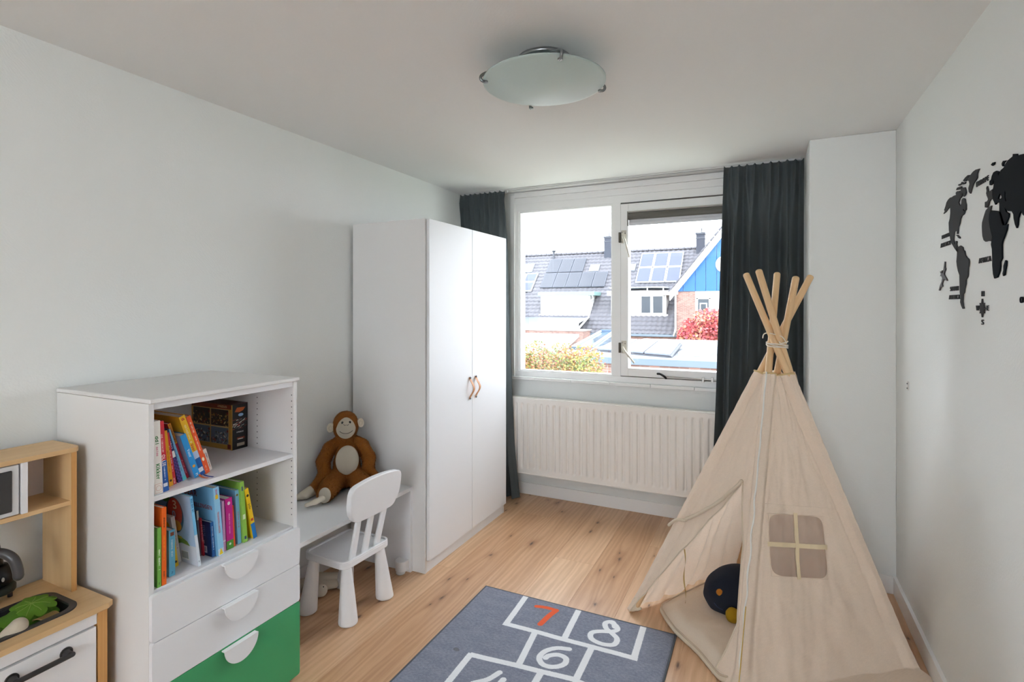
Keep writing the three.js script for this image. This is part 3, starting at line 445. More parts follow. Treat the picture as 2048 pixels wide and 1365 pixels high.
book(LO, 'low', 'thick magenta book with a green foot on the lower shelf', { x: BX - 0.053, z0: -1.3055, z1: -1.334, H: 0.19, lean: 2.4, cover: '#c41f86', face: '#cf4d9c', draw: (g, w, h) => { fillR(g, '#c8208a', 0, 0, w, h); fillR(g, '#4f9a34', w * 0.83, 0, w * 0.17, h); g.fillStyle = '#f0e3ec'; g.beginPath(); g.ellipse(w * 0.1, h * 0.5, h * 0.24, h * 0.2, 0, 0, 7); g.fill(); scribble(g, w * 0.3, h * 0.5, w * 0.4, h * 0.24, '#f0b6da', 101); g.fillStyle = '#e9f0df'; g.beginPath(); g.arc(w * 0.9, h * 0.5, h * 0.16, 0, 7); g.fill(); } });
book(LO, 'low', 'thin orange book right of the magenta book on the lower shelf', { x: BX - 0.058, z0: -1.3355, z1: -1.3445, H: 0.155, lean: 3, cover: '#e2571f', draw: (g, w, h) => { fillR(g, '#e65b22', 0, 0, w, h); } });
book(LO, 'low', 'light blue book with a small badge left of the tall green book', { x: BX - 0.062, z0: -1.3575, z1: -1.373, H: 0.206, lean: 3.6, cover: '#79b7de', face: '#7fbadd', depth: 0.19, draw: (g, w, h) => { fillR(g, '#80bfe4', 0, 0, w, h); g.fillStyle = '#8a6a3a'; g.beginPath(); g.arc(w * 0.09, h * 0.5, h * 0.3, 0, 7); g.fill(); scribble(g, w * 0.4, h * 0.5, w * 0.3, h * 0.4, '#b06a7c', 103); } });
book(LO, 'low', 'tall apple-green book on the lower shelf', { x: BX - 0.052, z0: -1.3745, z1: -1.392, H: 0.235, lean: 4.2, cover: '#8cc04a', face: '#93c452', depth: 0.2, draw: (g, w, h) => { fillR(g, '#92c750', 0, 0, w, h); fillR(g, '#4a5a78', w * 0.08, h * 0.35, w * 0.07, h * 0.35); fillR(g, '#dfeec6', w * 0.54, h * 0.2, w * 0.08, h * 0.6); fillR(g, '#24406e', w * 0.9, h * 0.25, w * 0.05, h * 0.5); } });
book(LO, 'low', 'yellow book with a blue foot at the right end of the lower row', { x: BX - 0.05, z0: -1.415, z1: -1.432, H: 0.206, lean: 11.2, cover: '#efc51f', depth: 0.17, draw: (g, w, h) => { fillR(g, '#f2c922', 0, 0, w, h); fillR(g, '#1f79c4', w * 0.7, 0, w * 0.3, h); g.fillStyle = '#3a2a14'; g.beginPath(); g.arc(w * 0.14, h * 0.5, h * 0.32, 0, 7); g.fill(); txt(g, 'Jelle', w * 0.3, h * 0.5, h * 0.66, '#5b4a12', 'serif'); fillR(g, '#c4452a', w * 0.6, h * 0.2, w * 0.05, h * 0.6); } });
// ---- puzzle box at the back of the upper shelf ----
{
  const o = thing('puzzle_box', 'black and gold puzzle box with four dark pictures at the back of the upper shelf', 'box', [-2.142, UP, -1.529]);
  const blotch = (g, x, y, w, h, seed, pal) => { const sv = _s; _s = seed; fillR(g, pal[0], x, y, w, h); g.save(); g.beginPath(); g.rect(x, y, w, h); g.clip(); for (let i = 0; i < 60; i++) { g.fillStyle = pal[1 + Math.floor(rnd(pal.length - 1))]; g.beginPath(); g.ellipse(x + rnd(w), y + rnd(h * 0.25, h), rnd(3, w * 0.09), rnd(2, h * 0.06), rnd(3), 0, 7); g.fill(); } g.restore(); _s = sv; };
  const face = canvasTex(560, 400, (g, w, h) => {
    fillR(g, '#d0a045', 0, 0, w, h); fillR(g, '#8a3d1a', 0, 0, w, h * 0.1); fillR(g, '#caa24a', 0, h * 0.9, w, h * 0.1);
    [[0.05, 0.12, 11], [0.5, 0.12, 22], [0.05, 0.52, 33], [0.5, 0.52, 44]].forEach(([a, b, s], i) => { fillR(g, '#e6d8b4', w * a - 3, h * b - 3, w * 0.42 + 6, h * 0.37 + 6); blotch(g, w * a, h * b, w * 0.42, h * 0.37, s, i < 2 ? ['#3a3028', '#5e4a2e', '#a8823e', '#7e3828', '#2c3640', '#e0c98a'] : ['#6c788c', '#34383e', '#a4aab4', '#9a4230', '#4c4438', '#dcd8cc']); g.fillStyle = '#7a1c18'; g.beginPath(); g.arc(w * (a + 0.4), h * (b + 0.07), 11, 0, 7); g.fill(); });
    txt(g, '4 PUZZLES', w * 0.66, h * 0.05, h * 0.065, '#e8d9b0'); g.fillStyle = '#7a2a1c'; g.fillRect(w * 0.9, h * 0.88, w * 0.08, h * 0.1);
  });
  const side = canvasTex(200, 480, (g, w, h) => {
    fillR(g, '#0d0e12', 0, 0, w, h); g.fillStyle = '#c2581c'; g.beginPath(); g.moveTo(w * 0.15, h * 0.16); g.lineTo(w * 0.3, h * 0.07); g.lineTo(w * 0.85, h * 0.08); g.lineTo(w * 0.7, h * 0.15); g.lineTo(w * 0.45, h * 0.18); g.closePath(); g.fill();
    g.fillStyle = '#8fb7dc'; g.beginPath(); g.ellipse(w * 0.55, h * 0.24, w * 0.17, h * 0.035, 0, 0, 7); g.fill(); const sv = _s; _s = 91; for (let i = 0; i < 40; i++) { g.fillStyle = ['#b8b4ac', '#a33a2a', '#5c5a58', '#d8d2c4', '#6c2a20'][i % 5]; g.save(); g.translate(rnd(w), h * rnd(0.33, 0.55)); g.rotate(rnd(-0.6, 0.2)); g.fillRect(-rnd(10, 32), -4, rnd(20, 60), rnd(3, 9)); g.restore(); } _s = sv;
    txt(g, '4 PUZZLES', w * 0.5, h * 0.62, h * 0.04, '#f0f0f0', 'sans-serif', true, 'center'); fillR(g, '#8a3a2a', w * 0.3, h * 0.74, w * 0.5, h * 0.05); fillR(g, '#d8d4cc', w * 0.36, h * 0.77, w * 0.34, h * 0.02); fillR(g, '#a89c8a', w * 0.3, h * 0.87, w * 0.5, h * 0.07);
  });
  const gold = std('#cda048', 0.5), W = 0.265, Hh = 0.19, D = 0.074;
  mesh('box_body', bx(-W / 2, 0, -D / 2, W / 2, Hh, D / 2, 0.002), std('#121216', 0.45), o);
  mesh('picture_panel', new THREE.BoxGeometry(W - 0.002, Hh - 0.002, 0.0012).translate(0, Hh / 2, D / 2), phy('#ffffff', 0.35, { map: face }), o);
  mesh('side_panel', new THREE.BoxGeometry(0.0012, Hh - 0.002, D - 0.002).translate(W / 2, Hh / 2, 0), phy('#ffffff', 0.35, { map: side }), o);
  mesh('lid_tab', [bx(-W / 2, Hh - 0.001, -D / 2, W / 2, Hh + 0.0015, D / 2, 0.0006), bx(-W / 2 + 0.02, Hh + 0.0015, -0.02, W / 2 - 0.04, Hh + 0.003, D / 2 - 0.006, 0.0006)], std('#4a2418', 0.5), o);
  mesh('gold_edge', bx(W / 2 - 0.004, 0, D / 2 - 0.001, W / 2 + 0.0008, Hh, D / 2 + 0.001, 0.0004), gold, o);
}
// ================= desk, chair, toys =================
{
  const d = thing('desk', 'low white children\'s desk between the bookcase and the wardrobe', 'desk', [-1.82, 0, -1.59]);
  const yT = 0.484, t = 0.021, L = 0.9, D = -0.44;
  mesh('desktop', bx(D, yT - t, -L + 0.022, 0, yT, 0, 0.0015), M.foil, d);
  mesh('leg_panel', bx(D, 0, -L, 0, yT - 0.001, -L + 0.022, 0.0015), M.foil, d);
  mesh('leg_panel', bx(D, 0, -0.03, -0.02, yT - t, -0.008, 0.0015), M.foil, d);
  mesh('back_rail', bx(D + 0.012, 0.31, -L + 0.022, D + 0.03, yT - t, -0.03, 0.001), M.foilSide, d);
  mesh('cam_cover', [new THREE.CylinderGeometry(0.008, 0.008, 0.012, 16).translate(-0.06, yT - t - 0.006, -L + 0.05), new THREE.CylinderGeometry(0.007, 0.007, 0.012, 16).translate(-0.08, yT - t - 0.006, -0.45)], std('#9a9892', 0.6), d);
}
{ // white bumper/door stop at the foot of the desk panel
  const o = thing('door_stop', 'small rounded white plastic foot block at the base of the desk side', 'block', [-1.865, 0, -2.437]);
  const s = new THREE.Shape(); s.moveTo(-0.033, 0); s.lineTo(0.033, 0); s.lineTo(0.033, 0.02); s.absarc(0, 0.02, 0.033, 0, PI, false); s.lineTo(-0.033, 0);
  mesh('housing', extr(s, 0.05, 0.003, { curveSegments: 20 }).rotateX(-PI / 2).rotateY(PI).translate(0, 0.02, -0.03), M.whitePlastic, o);
  mesh('foot', [lathe([[0, 0], [0.024, 0], [0.026, 0.006], [0.024, 0.016], [0, 0.018]], 24)], M.whitePlastic, o);
}
{
  const c = thing('child_chair', 'white plastic children\'s chair with cone legs and three back slats', 'chair', [-1.913, 0, -2.068], -0.035);
  const m = M.whitePlastic, Wz = 0.315, Wx = 0.275;
  const seat = extr(roundShape(Wx, Wz, 0.035), 0.02, 0.004, { curveSegments: 10, bevelSegments: 3 }).rotateX(-PI / 2).translate(0, 0.274, 0);
  const seatM = mesh('seat', seat, m, c);
  const rim = roundShape(Wx, Wz, 0.035), hole = roundShape(Wx - 0.014, Wz - 0.014, 0.03); rim.holes.push(hole);
  mesh('seat_rim', extr(rim, 0.03, 0.003, { curveSegments: 10 }).rotateX(-PI / 2).translate(0, 0.272, 0), m, seatM);
  // legs: straight cones that widen to the floor
  for (const [bxx, bz, tx, tz] of [[0.119, 0.118, 0.105, 0.115], [0.118, -0.142, 0.1, -0.12], [-0.13, 0.14, -0.105, 0.118], [-0.147, -0.125, -0.105, -0.12]]) {
    const a = V(bxx, 0.003, bz), b = V(tx, 0.276, tz), prof = [[0, 0], [0.04, 0], [0.045, 0.004], [0.0455, 0.012]]; for (let i = 1; i <= 10; i++) prof.push([lerp(0.0455, 0.0235, i / 10), lerp(0.012, 0.275, i / 10)]); prof.push([0, 0.276]);
    const g = lathe(prof, 36), sx = (b.x - a.x) / 0.273, sz = (b.z - a.z) / 0.273, p = g.attributes.position;
    for (let i = 0; i < p.count; i++) { const y = p.getY(i); p.setXYZ(i, p.getX(i) + a.x + sx * y, y, p.getZ(i) + a.z + sz * y); }
    g.computeVertexNormals(); mesh('leg', g, m, c);
  }
  // backrest leans outwards; panel slightly bowed
  const s = new THREE.Shape(); const w1 = 0.168, w0 = 0.135, h = 0.172;
  s.moveTo(-w0 + 0.03, 0); s.quadraticCurveTo(0, -0.006, w0 - 0.03, 0); s.bezierCurveTo(w0 - 0.008, 0.001, w0 + 0.008, 0.012, w0 + 0.014, 0.03); s.bezierCurveTo(w0 + 0.028, 0.036, w1 + 0.006, 0.075, w1 + 0.004, 0.125); s.bezierCurveTo(w1 + 0.004, 0.158, w1 - 0.004, h - 0.004, w1 - 0.03, h + 0.002);
  s.quadraticCurveTo(0, h + 0.026, -w1 + 0.03, h + 0.002); s.bezierCurveTo(-w1 + 0.004, h - 0.004, -w1 - 0.004, 0.158, -w1 - 0.004, 0.125); s.bezierCurveTo(-w1 - 0.006, 0.075, -w0 - 0.028, 0.036, -w0 - 0.014, 0.03); s.bezierCurveTo(-w0 - 0.008, 0.012, -w0 + 0.008, 0.001, -w0 + 0.03, 0);
  const pg = extr(s, 0.022, 0.005, { curveSegments: 14, bevelSegments: 4 }).rotateY(PI / 2); // now in zy, thickness +x
  const p = pg.attributes.position; for (let i = 0; i < p.count; i++) { const z = p.getZ(i), y = p.getY(i); p.setXYZ(i, p.getX(i) + 0.156 + y * 0.13, y + 0.495, z); } pg.computeVertexNormals();
  mesh('backrest', pg, m, c);
  for (const z of [0.088, 0.004, -0.082]) { const a = V(0.112, 0.29, z), b = V(0.167, 0.512, z * 1.08); const g = new RoundedBoxGeometry(0.018, 0.228, 0.042, 3, 0.008).translate(0, 0.114, 0), q = g.attributes.position; for (let i = 0; i < q.count; i++) { const y = q.getY(i), k = y / 0.228; q.setXYZ(i, q.getX(i) + lerp(a.x, b.x, k), 0.288 + y, q.getZ(i) * lerp(1, 0.78, k) + lerp(a.z, b.z, k)); } mesh('slat', g, m, c); }
}
// short fur: thin bent blades over a body
function fur(parent, geo, n, len, mat, keep, seed) {
  const sm = new MeshSurfaceSampler(new THREE.Mesh(geo.index ? geo.toNonIndexed() : geo)); const sv = _s; _s = seed; sm.setRandomGenerator(() => rnd()); sm.build();
  const p = V(), nn = V(), pos = [], nor = [];
  for (let i = 0; i < n; i++) { sm.sample(p, nn); if (keep && !keep(p)) continue;
    const t = V(rnd(-1, 1), rnd(-1, 1), rnd(-1, 1)).cross(nn).normalize(), d = nn.clone().multiplyScalar(0.75).add(V(rnd(-0.5, 0.5), -0.55, rnd(-0.5, 0.5))).normalize(), w = len * 0.09;
    const a = p.clone().addScaledVector(t, w), b = p.clone().addScaledVector(t, -w), c = p.clone().addScaledVector(d, len * rnd(0.6, 1.2));
    for (const q of [a, b, c]) { pos.push(q.x, q.y, q.z); nor.push(nn.x, nn.y, nn.z); } }
  _s = sv; const g = new THREE.BufferGeometry(); g.setAttribute('position', new THREE.Float32BufferAttribute(pos, 3)); g.setAttribute('normal', new THREE.Float32BufferAttribute(nor, 3));
  const m = mesh('fur', g, mat, parent); m.userData.kind = 'stuff'; return m;
}
// a thin pad that hugs a round surface: part of an ellipsoid
function pad(c, r, dir, scale = [1, 1]) { // disc of cloth bulging towards dir
  const g = new THREE.SphereGeometry(1, 40, 20, 0, 2 * PI, 0, PI / 2).scale(r[0], r[2], r[1]).rotateX(PI / 2);
  g.applyQuaternion(new THREE.Quaternion().setFromUnitVectors(V(0, 0, 1), V(...dir).normalize())); return g.translate(...c);
}
{
  const k = thing('plush_monkey', 'brown plush monkey with cream face and belly sitting on the desk', 'plush toy', [-2.135, 0.484, -2.292], PI / 4);
  const brown = phy('#94571a', 0.95, { sheen: 0.5, sheenRoughness: 0.5, sheenColor: new THREE.Color('#c07a34') }), cream = phy('#ddd3c0', 0.95, { bumpMap: rep(T.plaster, 3, 3), bumpScale: 0.002 });
  const bones = [
    [[0.005, 0.085, -0.01], [0.006, 0.15, -0.008], 0.078, 0.07], [[0.006, 0.15, -0.008], [0.004, 0.24, -0.03], 0.07, 0.05],
    [[0.0, 0.35, -0.03], [0.0, 0.366, -0.035], 0.07, 0.066], [[0.0, 0.325, -0.015], [0.0, 0.335, -0.015], 0.06, 0.06], [[0.004, 0.25, -0.03], [0.002, 0.3, -0.03], 0.05, 0.05],
    [[-0.045, 0.256, -0.034], [-0.085, 0.228, -0.03], 0.034, 0.038], [[-0.085, 0.228, -0.03], [-0.12, 0.165, -0.005], 0.037, 0.037], [[-0.12, 0.165, -0.005], [-0.112, 0.105, 0.025], 0.037, 0.033], [[-0.112, 0.105, 0.025], [-0.15, 0.055, 0.06], 0.034, 0.03], [[-0.15, 0.055, 0.06], [-0.18, 0.035, 0.078], 0.03, 0.026],
    [[0.05, 0.258, -0.034], [0.09, 0.23, -0.03], 0.034, 0.038], [[0.09, 0.23, -0.03], [0.126, 0.165, -0.005], 0.037, 0.037], [[0.126, 0.165, -0.005], [0.12, 0.1, 0.025], 0.037, 0.033], [[0.12, 0.1, 0.025], [0.155, 0.06, 0.055], 0.034, 0.03], [[0.155, 0.06, 0.055], [0.185, 0.035, 0.072], 0.03, 0.026],
    [[-0.045, 0.072, 0.03], [-0.085, 0.06, 0.12], 0.054, 0.053], [[-0.085, 0.06, 0.12], [-0.108, 0.05, 0.185], 0.053, 0.046],
    [[0.05, 0.072, 0.03], [0.075, 0.062, 0.12], 0.054, 0.053], [[0.075, 0.062, 0.12], [0.09, 0.05, 0.19], 0.053, 0.046]];
  const body = blobBody(bones, [-0.25, -0.01, -0.14], [0.25, 0.49, 0.26], 0.005, 0.003);
  { const p = body.attributes.position; for (let i = 0; i < p.count; i++) { if (p.getY(i) < 0.001) p.setY(i, 0.001); const s = 1 + 0; p.setXYZ(i, p.getX(i) * s, p.getY(i), p.getZ(i)); } body.computeVertexNormals(); }
  const bm = mesh('body', body, brown, k);
  const inEl = (p, c, r) => ((p.x - c[0]) / r[0]) ** 2 + ((p.y - c[1]) / r[1]) ** 2 < 1 && p.z > c[2] - 0.06;
  fur(bm, body, 42000, 0.0068, phy('#a8681f', 0.9, { side: THREE.DoubleSide }), (p) => !inEl(p, [0.006, 0.178, 0.05], [0.062, 0.077]) && !inEl(p, [0, 0.346, 0.02], [0.05, 0.058]), 77);
  mesh('belly', pad([0.006, 0.176, 0.052], [0.062, 0.08, 0.034], [0, 0.1, 1]), cream, k);
  const FC = [0, 0.346, 0.012], FR = [0.053, 0.0615, 0.05], onFace = (x, y) => FC[2] + FR[2] * Math.sqrt(Math.max(0.02, 1 - ((x - FC[0]) / FR[0]) ** 2 - ((y - FC[1]) / FR[1]) ** 2));
  const fg = pad(FC, FR, [0, 0, 1]); { const p = fg.attributes.position; for (let i = 0; i < p.count; i++) { const y = p.getY(i) - FC[1]; if (y > 0) p.setX(i, p.getX(i) * (1 - 3.2 * y)); } fg.computeVertexNormals(); }
  const f = mesh('face', fg, cream, k);
  for (const s of [-1, 1]) {
    mesh('eye', new THREE.SphereGeometry(0.0062, 16, 12).scale(1, 1.2, 0.7).translate(s * 0.02, 0.384, onFace(s * 0.024, 0.384) + 0.001), std('#0c0b0b', 0.2), f);
    mesh('ear', [extr((() => { const e = new THREE.Shape(); e.absellipse(0, 0, 0.018, 0.022, 0, 2 * PI); return e; })(), 0.004, 0.004, { bevelSegments: 4, curveSegments: 20 }).rotateY(s * 0.6).rotateZ(s * 0.2).translate(s * 0.08, s > 0 ? 0.362 : 0.345, -0.03), new THREE.TorusGeometry(0.01, 0.0028, 8, 20).scale(1, 1.2, 1).rotateY(s * 0.6).translate(s * 0.083, s > 0 ? 0.361 : 0.344, -0.021)], cream, k);
  }
  const mouth = []; for (let i = 0; i <= 16; i++) { const a = (i / 16 - 0.5) * 2, x = Math.sin(a) * 0.04, y = 0.352 - Math.cos(a) * 0.026; mouth.push([x, y, onFace(x, y) + 0.0006]); }
  mesh('mouth', tube(mouth, 0.0014, 40, 6), std('#2a211b', 0.8), f);
  mesh('nostril', [-1, 1].map((s) => tube([[0.002, 0.373], [0.008, 0.371], [0.013, 0.376]].map(([x, y]) => [s * x, y, onFace(s * x, y) + 0.0006]), 0.0012, 10, 5)), std('#2a211b', 0.8), f);
  // cream hands and soles
  const hand = (s) => blobBody([[[s * 0.17, 0.04, 0.07], [s * 0.215, 0.024, 0.1], 0.026, 0.019], [[s * 0.19, 0.03, 0.08], [s * 0.25, 0.018, 0.105], 0.02, 0.013], [[s * 0.19, 0.034, 0.09], [s * 0.2, 0.022, 0.125], 0.014, 0.01]], [Math.min(s * 0.13, s * 0.28), -0.02, 0.0], [Math.max(s * 0.13, s * 0.28), 0.13, 0.15], 0.004, 0.008);
  for (const s of [-1, 1]) mesh('hand', hand(s), cream, k);
  const sole = (x) => [pad([x, 0.05, 0.216], [0.031, 0.04, 0.018], [x * 1.5, 0.02, 1]), blobBody([[[x - 0.01, 0.04, 0.225], [x - 0.045, 0.033, 0.25], 0.016, 0.011], [[x - 0.045, 0.033, 0.25], [x - 0.085, 0.028, 0.268], 0.012, 0.011]], [x - 0.12, -0.02, 0.19], [x + 0.03, 0.1, 0.3], 0.004, 0.006)];
  mesh('foot', sole(-0.112), cream, k); mesh('foot', sole(0.095), cream, k);
}
{ // small cream toy lying under the desk
  const o = thing('plush_rabbit', 'small cream plush toy lying on the floor under the desk', 'plush toy', [-2.155, 0, -2.07], 0.75);
  const cream = phy('#d8cdbb', 0.95, { bumpMap: rep(T.plaster, 4, 4), bumpScale: 0.003 });
  const g = blobBody([[[-0.09, 0.035, -0.02], [0.03, 0.04, -0.03], 0.034, 0.036], [[0.0, 0.06, -0.03], [0.12, 0.05, -0.04], 0.03, 0.022], [[0.02, 0.035, 0.0], [0.11, 0.03, 0.0], 0.03, 0.02], [[-0.02, 0.03, 0.055], [0.045, 0.034, 0.055], 0.024, 0.03], [[-0.09, 0.03, -0.02], [-0.13, 0.03, 0.0], 0.03, 0.024]], [-0.18, -0.02, -0.12], [0.18, 0.16, 0.12], 0.005, 0.006);
  const p = g.attributes.position; for (let i = 0; i < p.count; i++) if (p.getY(i) < 0.001) p.setY(i, 0.001); g.computeVertexNormals();
  mesh('body', g, cream, o);
  mesh('foot_pad', [pad([-0.025, 0.035, 0.073], [0.026, 0.018, 0.012], [-0.3, 0.4, 1])], phy('#c4b39c', 0.95), o);
  mesh('eye', [new THREE.SphereGeometry(0.0035, 10, 8).translate(0.055, 0.058, 0.068)], std('#1a1614', 0.3), o);
}
// ================= toy kitchen =================
{
  const k = thing('toy_kitchen', 'birch and white toy kitchen with sink and upper shelf unit beside the bookcase', 'toy kitchen', [0, 0, 0]);
  const zR = -0.985, zL = -0.265, xb = -2.262, yC = 0.569;
  // worktop with a sink cut-out
  const top = new THREE.Shape(), X0 = xb, X1 = -1.888, c = 0.014; // shape in (z, x)
  top.moveTo(zR, X0); top.lineTo(zL, X0); top.lineTo(zL, X1 - c); top.lineTo(zL - c, X1); top.lineTo(zR + c * 1.2, X1); top.lineTo(zR, X1 - c * 0.8); top.lineTo(zR, X0);
  const sinkC = [-0.765, -2.04], hole = roundShape(0.3, 0.19, 0.045); const hp = new THREE.Path(hole.getPoints(10).map((p) => V2(p.x + sinkC[0], p.y + sinkC[1]))); top.holes.push(hp);
  const flat = (g) => { const p = g.attributes.position; for (let i = 0; i < p.count; i++) { const z = p.getX(i), x = p.getY(i), y = p.getZ(i); p.setXYZ(i, x, y, z); } if (g.index) { const a = g.index.array; for (let i = 0; i < a.length; i += 3) { const t = a[i]; a[i] = a[i + 1]; a[i + 1] = t; } } else { for (const n of Object.keys(g.attributes)) { const q = g.attributes[n], s = q.itemSize; for (let i = 0; i < q.count; i += 3) for (let j = 0; j < s; j++) { const t = q.array[i * s + j]; q.array[i * s + j] = q.array[(i + 1) * s + j]; q.array[(i + 1) * s + j] = t; } } } g.computeVertexNormals(); return g; };
  mesh('worktop', metricUV(flat(extr(top, 0.0155, 0.001)).translate(0, yC - 0.0165, 0), 'z'), M.birch, k);
  const basinRim = roundShape(0.315, 0.205, 0.05); basinRim.holes.push(new THREE.Path(roundShape(0.285, 0.175, 0.04).getPoints(10)));
  const grey = phy('#3c3b3c', 0.45);
  const sk = mesh('sink', [flat(extr(basinRim, 0.004, 0.0015)).translate(sinkC[1], yC - 0.0005, sinkC[0])], grey, k);
  const basinPts = roundShape(0.287, 0.177, 0.04).getPoints(10);
  mesh('basin', patch((u, v) => { const p = basinPts[Math.round(u * (basinPts.length - 1))], s = v < 0.8 ? 1 - 0.06 * v : lerp(0.95, 0, (v - 0.8) / 0.2); return V(sinkC[1] + p.y * s, yC - 0.001 - 0.075 * Math.min(1, v / 0.75), sinkC[0] + p.x * s); }, basinPts.length - 1, 20), std('#2b2a2b', 0.5, { side: THREE.DoubleSide }), sk);
  // base: posts, white fascia, door
  for (const [z0, z1] of [[-0.972, -0.945], [zL - 0.04, zL - 0.013]]) mesh('side_panel', bx(xb + 0.01, 0, z0, -1.9, yC - 0.018, z1, 0.001), M.plyEdge, k);
  mesh('fascia', bx(-1.92, 0.511, -0.944, -1.9035, yC - 0.018, zL - 0.04, 0.001), M.whitePlastic, k);
  const dr = mesh('cabinet_door', bx(-1.915, 0.13, -0.94, -1.899, 0.506, -0.62, 0.0015), M.whitePlastic, k);
  mesh('cabinet_door', bx(-1.915, 0.13, -0.617, -1.899, 0.506, zL - 0.042, 0.0015), M.whitePlastic, k);
  const hx = -1.876, hy = 0.468, ha = -0.86, hb = -0.732;
  mesh('door_handle', [tube([[hx, hy, ha - 0.006], [hx, hy, ha + 0.01], [hx, hy, hb - 0.01], [hx, hy, hb + 0.006]], 0.0075, 30, 12).scale(1, 1, 1), ...[ha, hb].map((z) => rod(V(-1.899, hy + 0.002, z), V(hx, hy, z), 0.012, 0.009, 20)), ...[ha, hb].map((z) => rod(V(-1.8995, hy + 0.002, z), V(-1.8955, hy + 0.002, z), 0.0165, 0.0165, 24))], phy('#353434', 0.4), dr);
  mesh('back_panel', bx(xb + 0.01, 0.1, -0.944, xb + 0.016, yC - 0.02, zL - 0.04, 0), M.whitePlastic, k);
  mesh('floor_panel', bx(xb + 0.016, 0.11, -0.944, -1.93, 0.125, zL - 0.04, 0), M.plyEdge, k);
  // upper unit
  const xf = -2.068;
  mesh('upper_side', bx(xb + 0.01, yC, -0.966, xf, 1.03, -0.951, 0.001), M.birch, k); mesh('upper_side', bx(xb + 0.01, yC, zL - 0.034, xf, 1.03, zL - 0.019, 0.001), M.birch, k);
  mesh('upper_edge', bx(xf - 0.0008, yC, -0.9662, xf + 0.0014, 1.03, -0.9508, 0.0005), M.plyEdge, k);
  const sh = new THREE.Shape(); sh.moveTo(-0.98, xb + 0.01); sh.lineTo(zL, xb + 0.01); sh.lineTo(zL, xf); sh.lineTo(-0.96, xf); sh.quadraticCurveTo(-0.978, xf - 0.002, -0.98, xf - 0.03);
  mesh('upper_top', metricUV(flat(extr(sh, 0.013, 0.001)).translate(0, 1.031, 0), 'z'), M.birch, k);
  mesh('upper_shelf', bx(xb + 0.01, 0.857, -0.951, xf - 0.004, 0.871, zL - 0.034, 0.001, 'z'), M.birch, k);
  mesh('upper_back', bx(xb + 0.011, 0.871, -0.951, xb + 0.017, 1.031, zL - 0.034, 0), phy('#f0e6e2', 0.6), k);
  mesh('divider', bx(xb + 0.018, 0.871, -0.838, xf - 0.002, 1.03, -0.822, 0.001), M.whitePlastic, k);
  // microwave front next to the divider
  const mw = mesh('microwave_door', bx(xf - 0.022, 0.873, -0.818, xf - 0.006, 1.026, -0.5, 0.003), phy('#dedede', 0.35), k);
  mesh('microwave_window', bx(xf - 0.008, 0.886, -0.8, xf - 0.001, 1.012, -0.56, 0.012), phy('#3a3b3c', 0.35), mw);
  // tap
  const tp = mesh('tap', tube([[-2.15, 0.572, -0.735], [-2.15, 0.7, -0.735], [-2.148, 0.745, -0.745], [-2.135, 0.758, -0.765], [-2.11, 0.757, -0.79], [-2.085, 0.738, -0.807], [-2.075, 0.7, -0.815], [-2.074, 0.683, -0.816]], 0.0138, 60, 18), phy('#48484a', 0.3), k);
  mesh('tap_base', lathe([[0, 0], [0.03, 0], [0.03, 0.006], [0.02, 0.016], [0.0165, 0.03], [0, 0.03]].reverse(), 28).translate(-2.15, 0.569, -0.735), phy('#48484a', 0.3), tp);
}
{ // black toy coffee pot behind the tap
  const o = thing('toy_jug', 'black toy jug standing behind the grey tap of the toy kitchen', 'jug', [-2.216, 0.5695, -0.822]); o.scale.setScalar(0.84);
  const m = phy('#0e0e11', 0.3), green = phy('#2a2f26', 0.45);
  mesh('base', lathe([[0, 0.03], [0.046, 0.03], [0.05, 0.036], [0.05, 0.052], [0.044, 0.058], [0, 0.058]].reverse(), 32), green, o);
  mesh('foot', [0, 1, 2].map((i) => new THREE.CylinderGeometry(0.008, 0.008, 0.031, 14).translate(0.034 * Math.cos(i * 2.1 + 0.5), 0.0155, 0.034 * Math.sin(i * 2.1 + 0.5))), std('#3c3a40', 0.5), o);
  mesh('body', lathe([[0, 0.058], [0.028, 0.058], [0.044, 0.07], [0.05, 0.092], [0.044, 0.115], [0.03, 0.13], [0.024, 0.138], [0, 0.138]].reverse(), 36), m, o);
  mesh('handle', tube([[0.0, 0.13, 0.0], [0.002, 0.16, 0.006], [-0.002, 0.21, 0.012], [-0.006, 0.26, 0.02], [-0.006, 0.29, 0.03]], 0.0165, 40, 14), m, o);
  mesh('spout', tube([[0.03, 0.098, -0.034], [0.036, 0.104, -0.042], [0.037, 0.108, -0.05]], 0.006, 16, 10), m, o);
  mesh('badge', new THREE.CylinderGeometry(0.0045, 0.0045, 0.003, 16).rotateZ(PI / 2).scale(1, 1.8, 1).translate(0.05, 0.094, 0.006), std('#b9b2a8', 0.5), o);
}
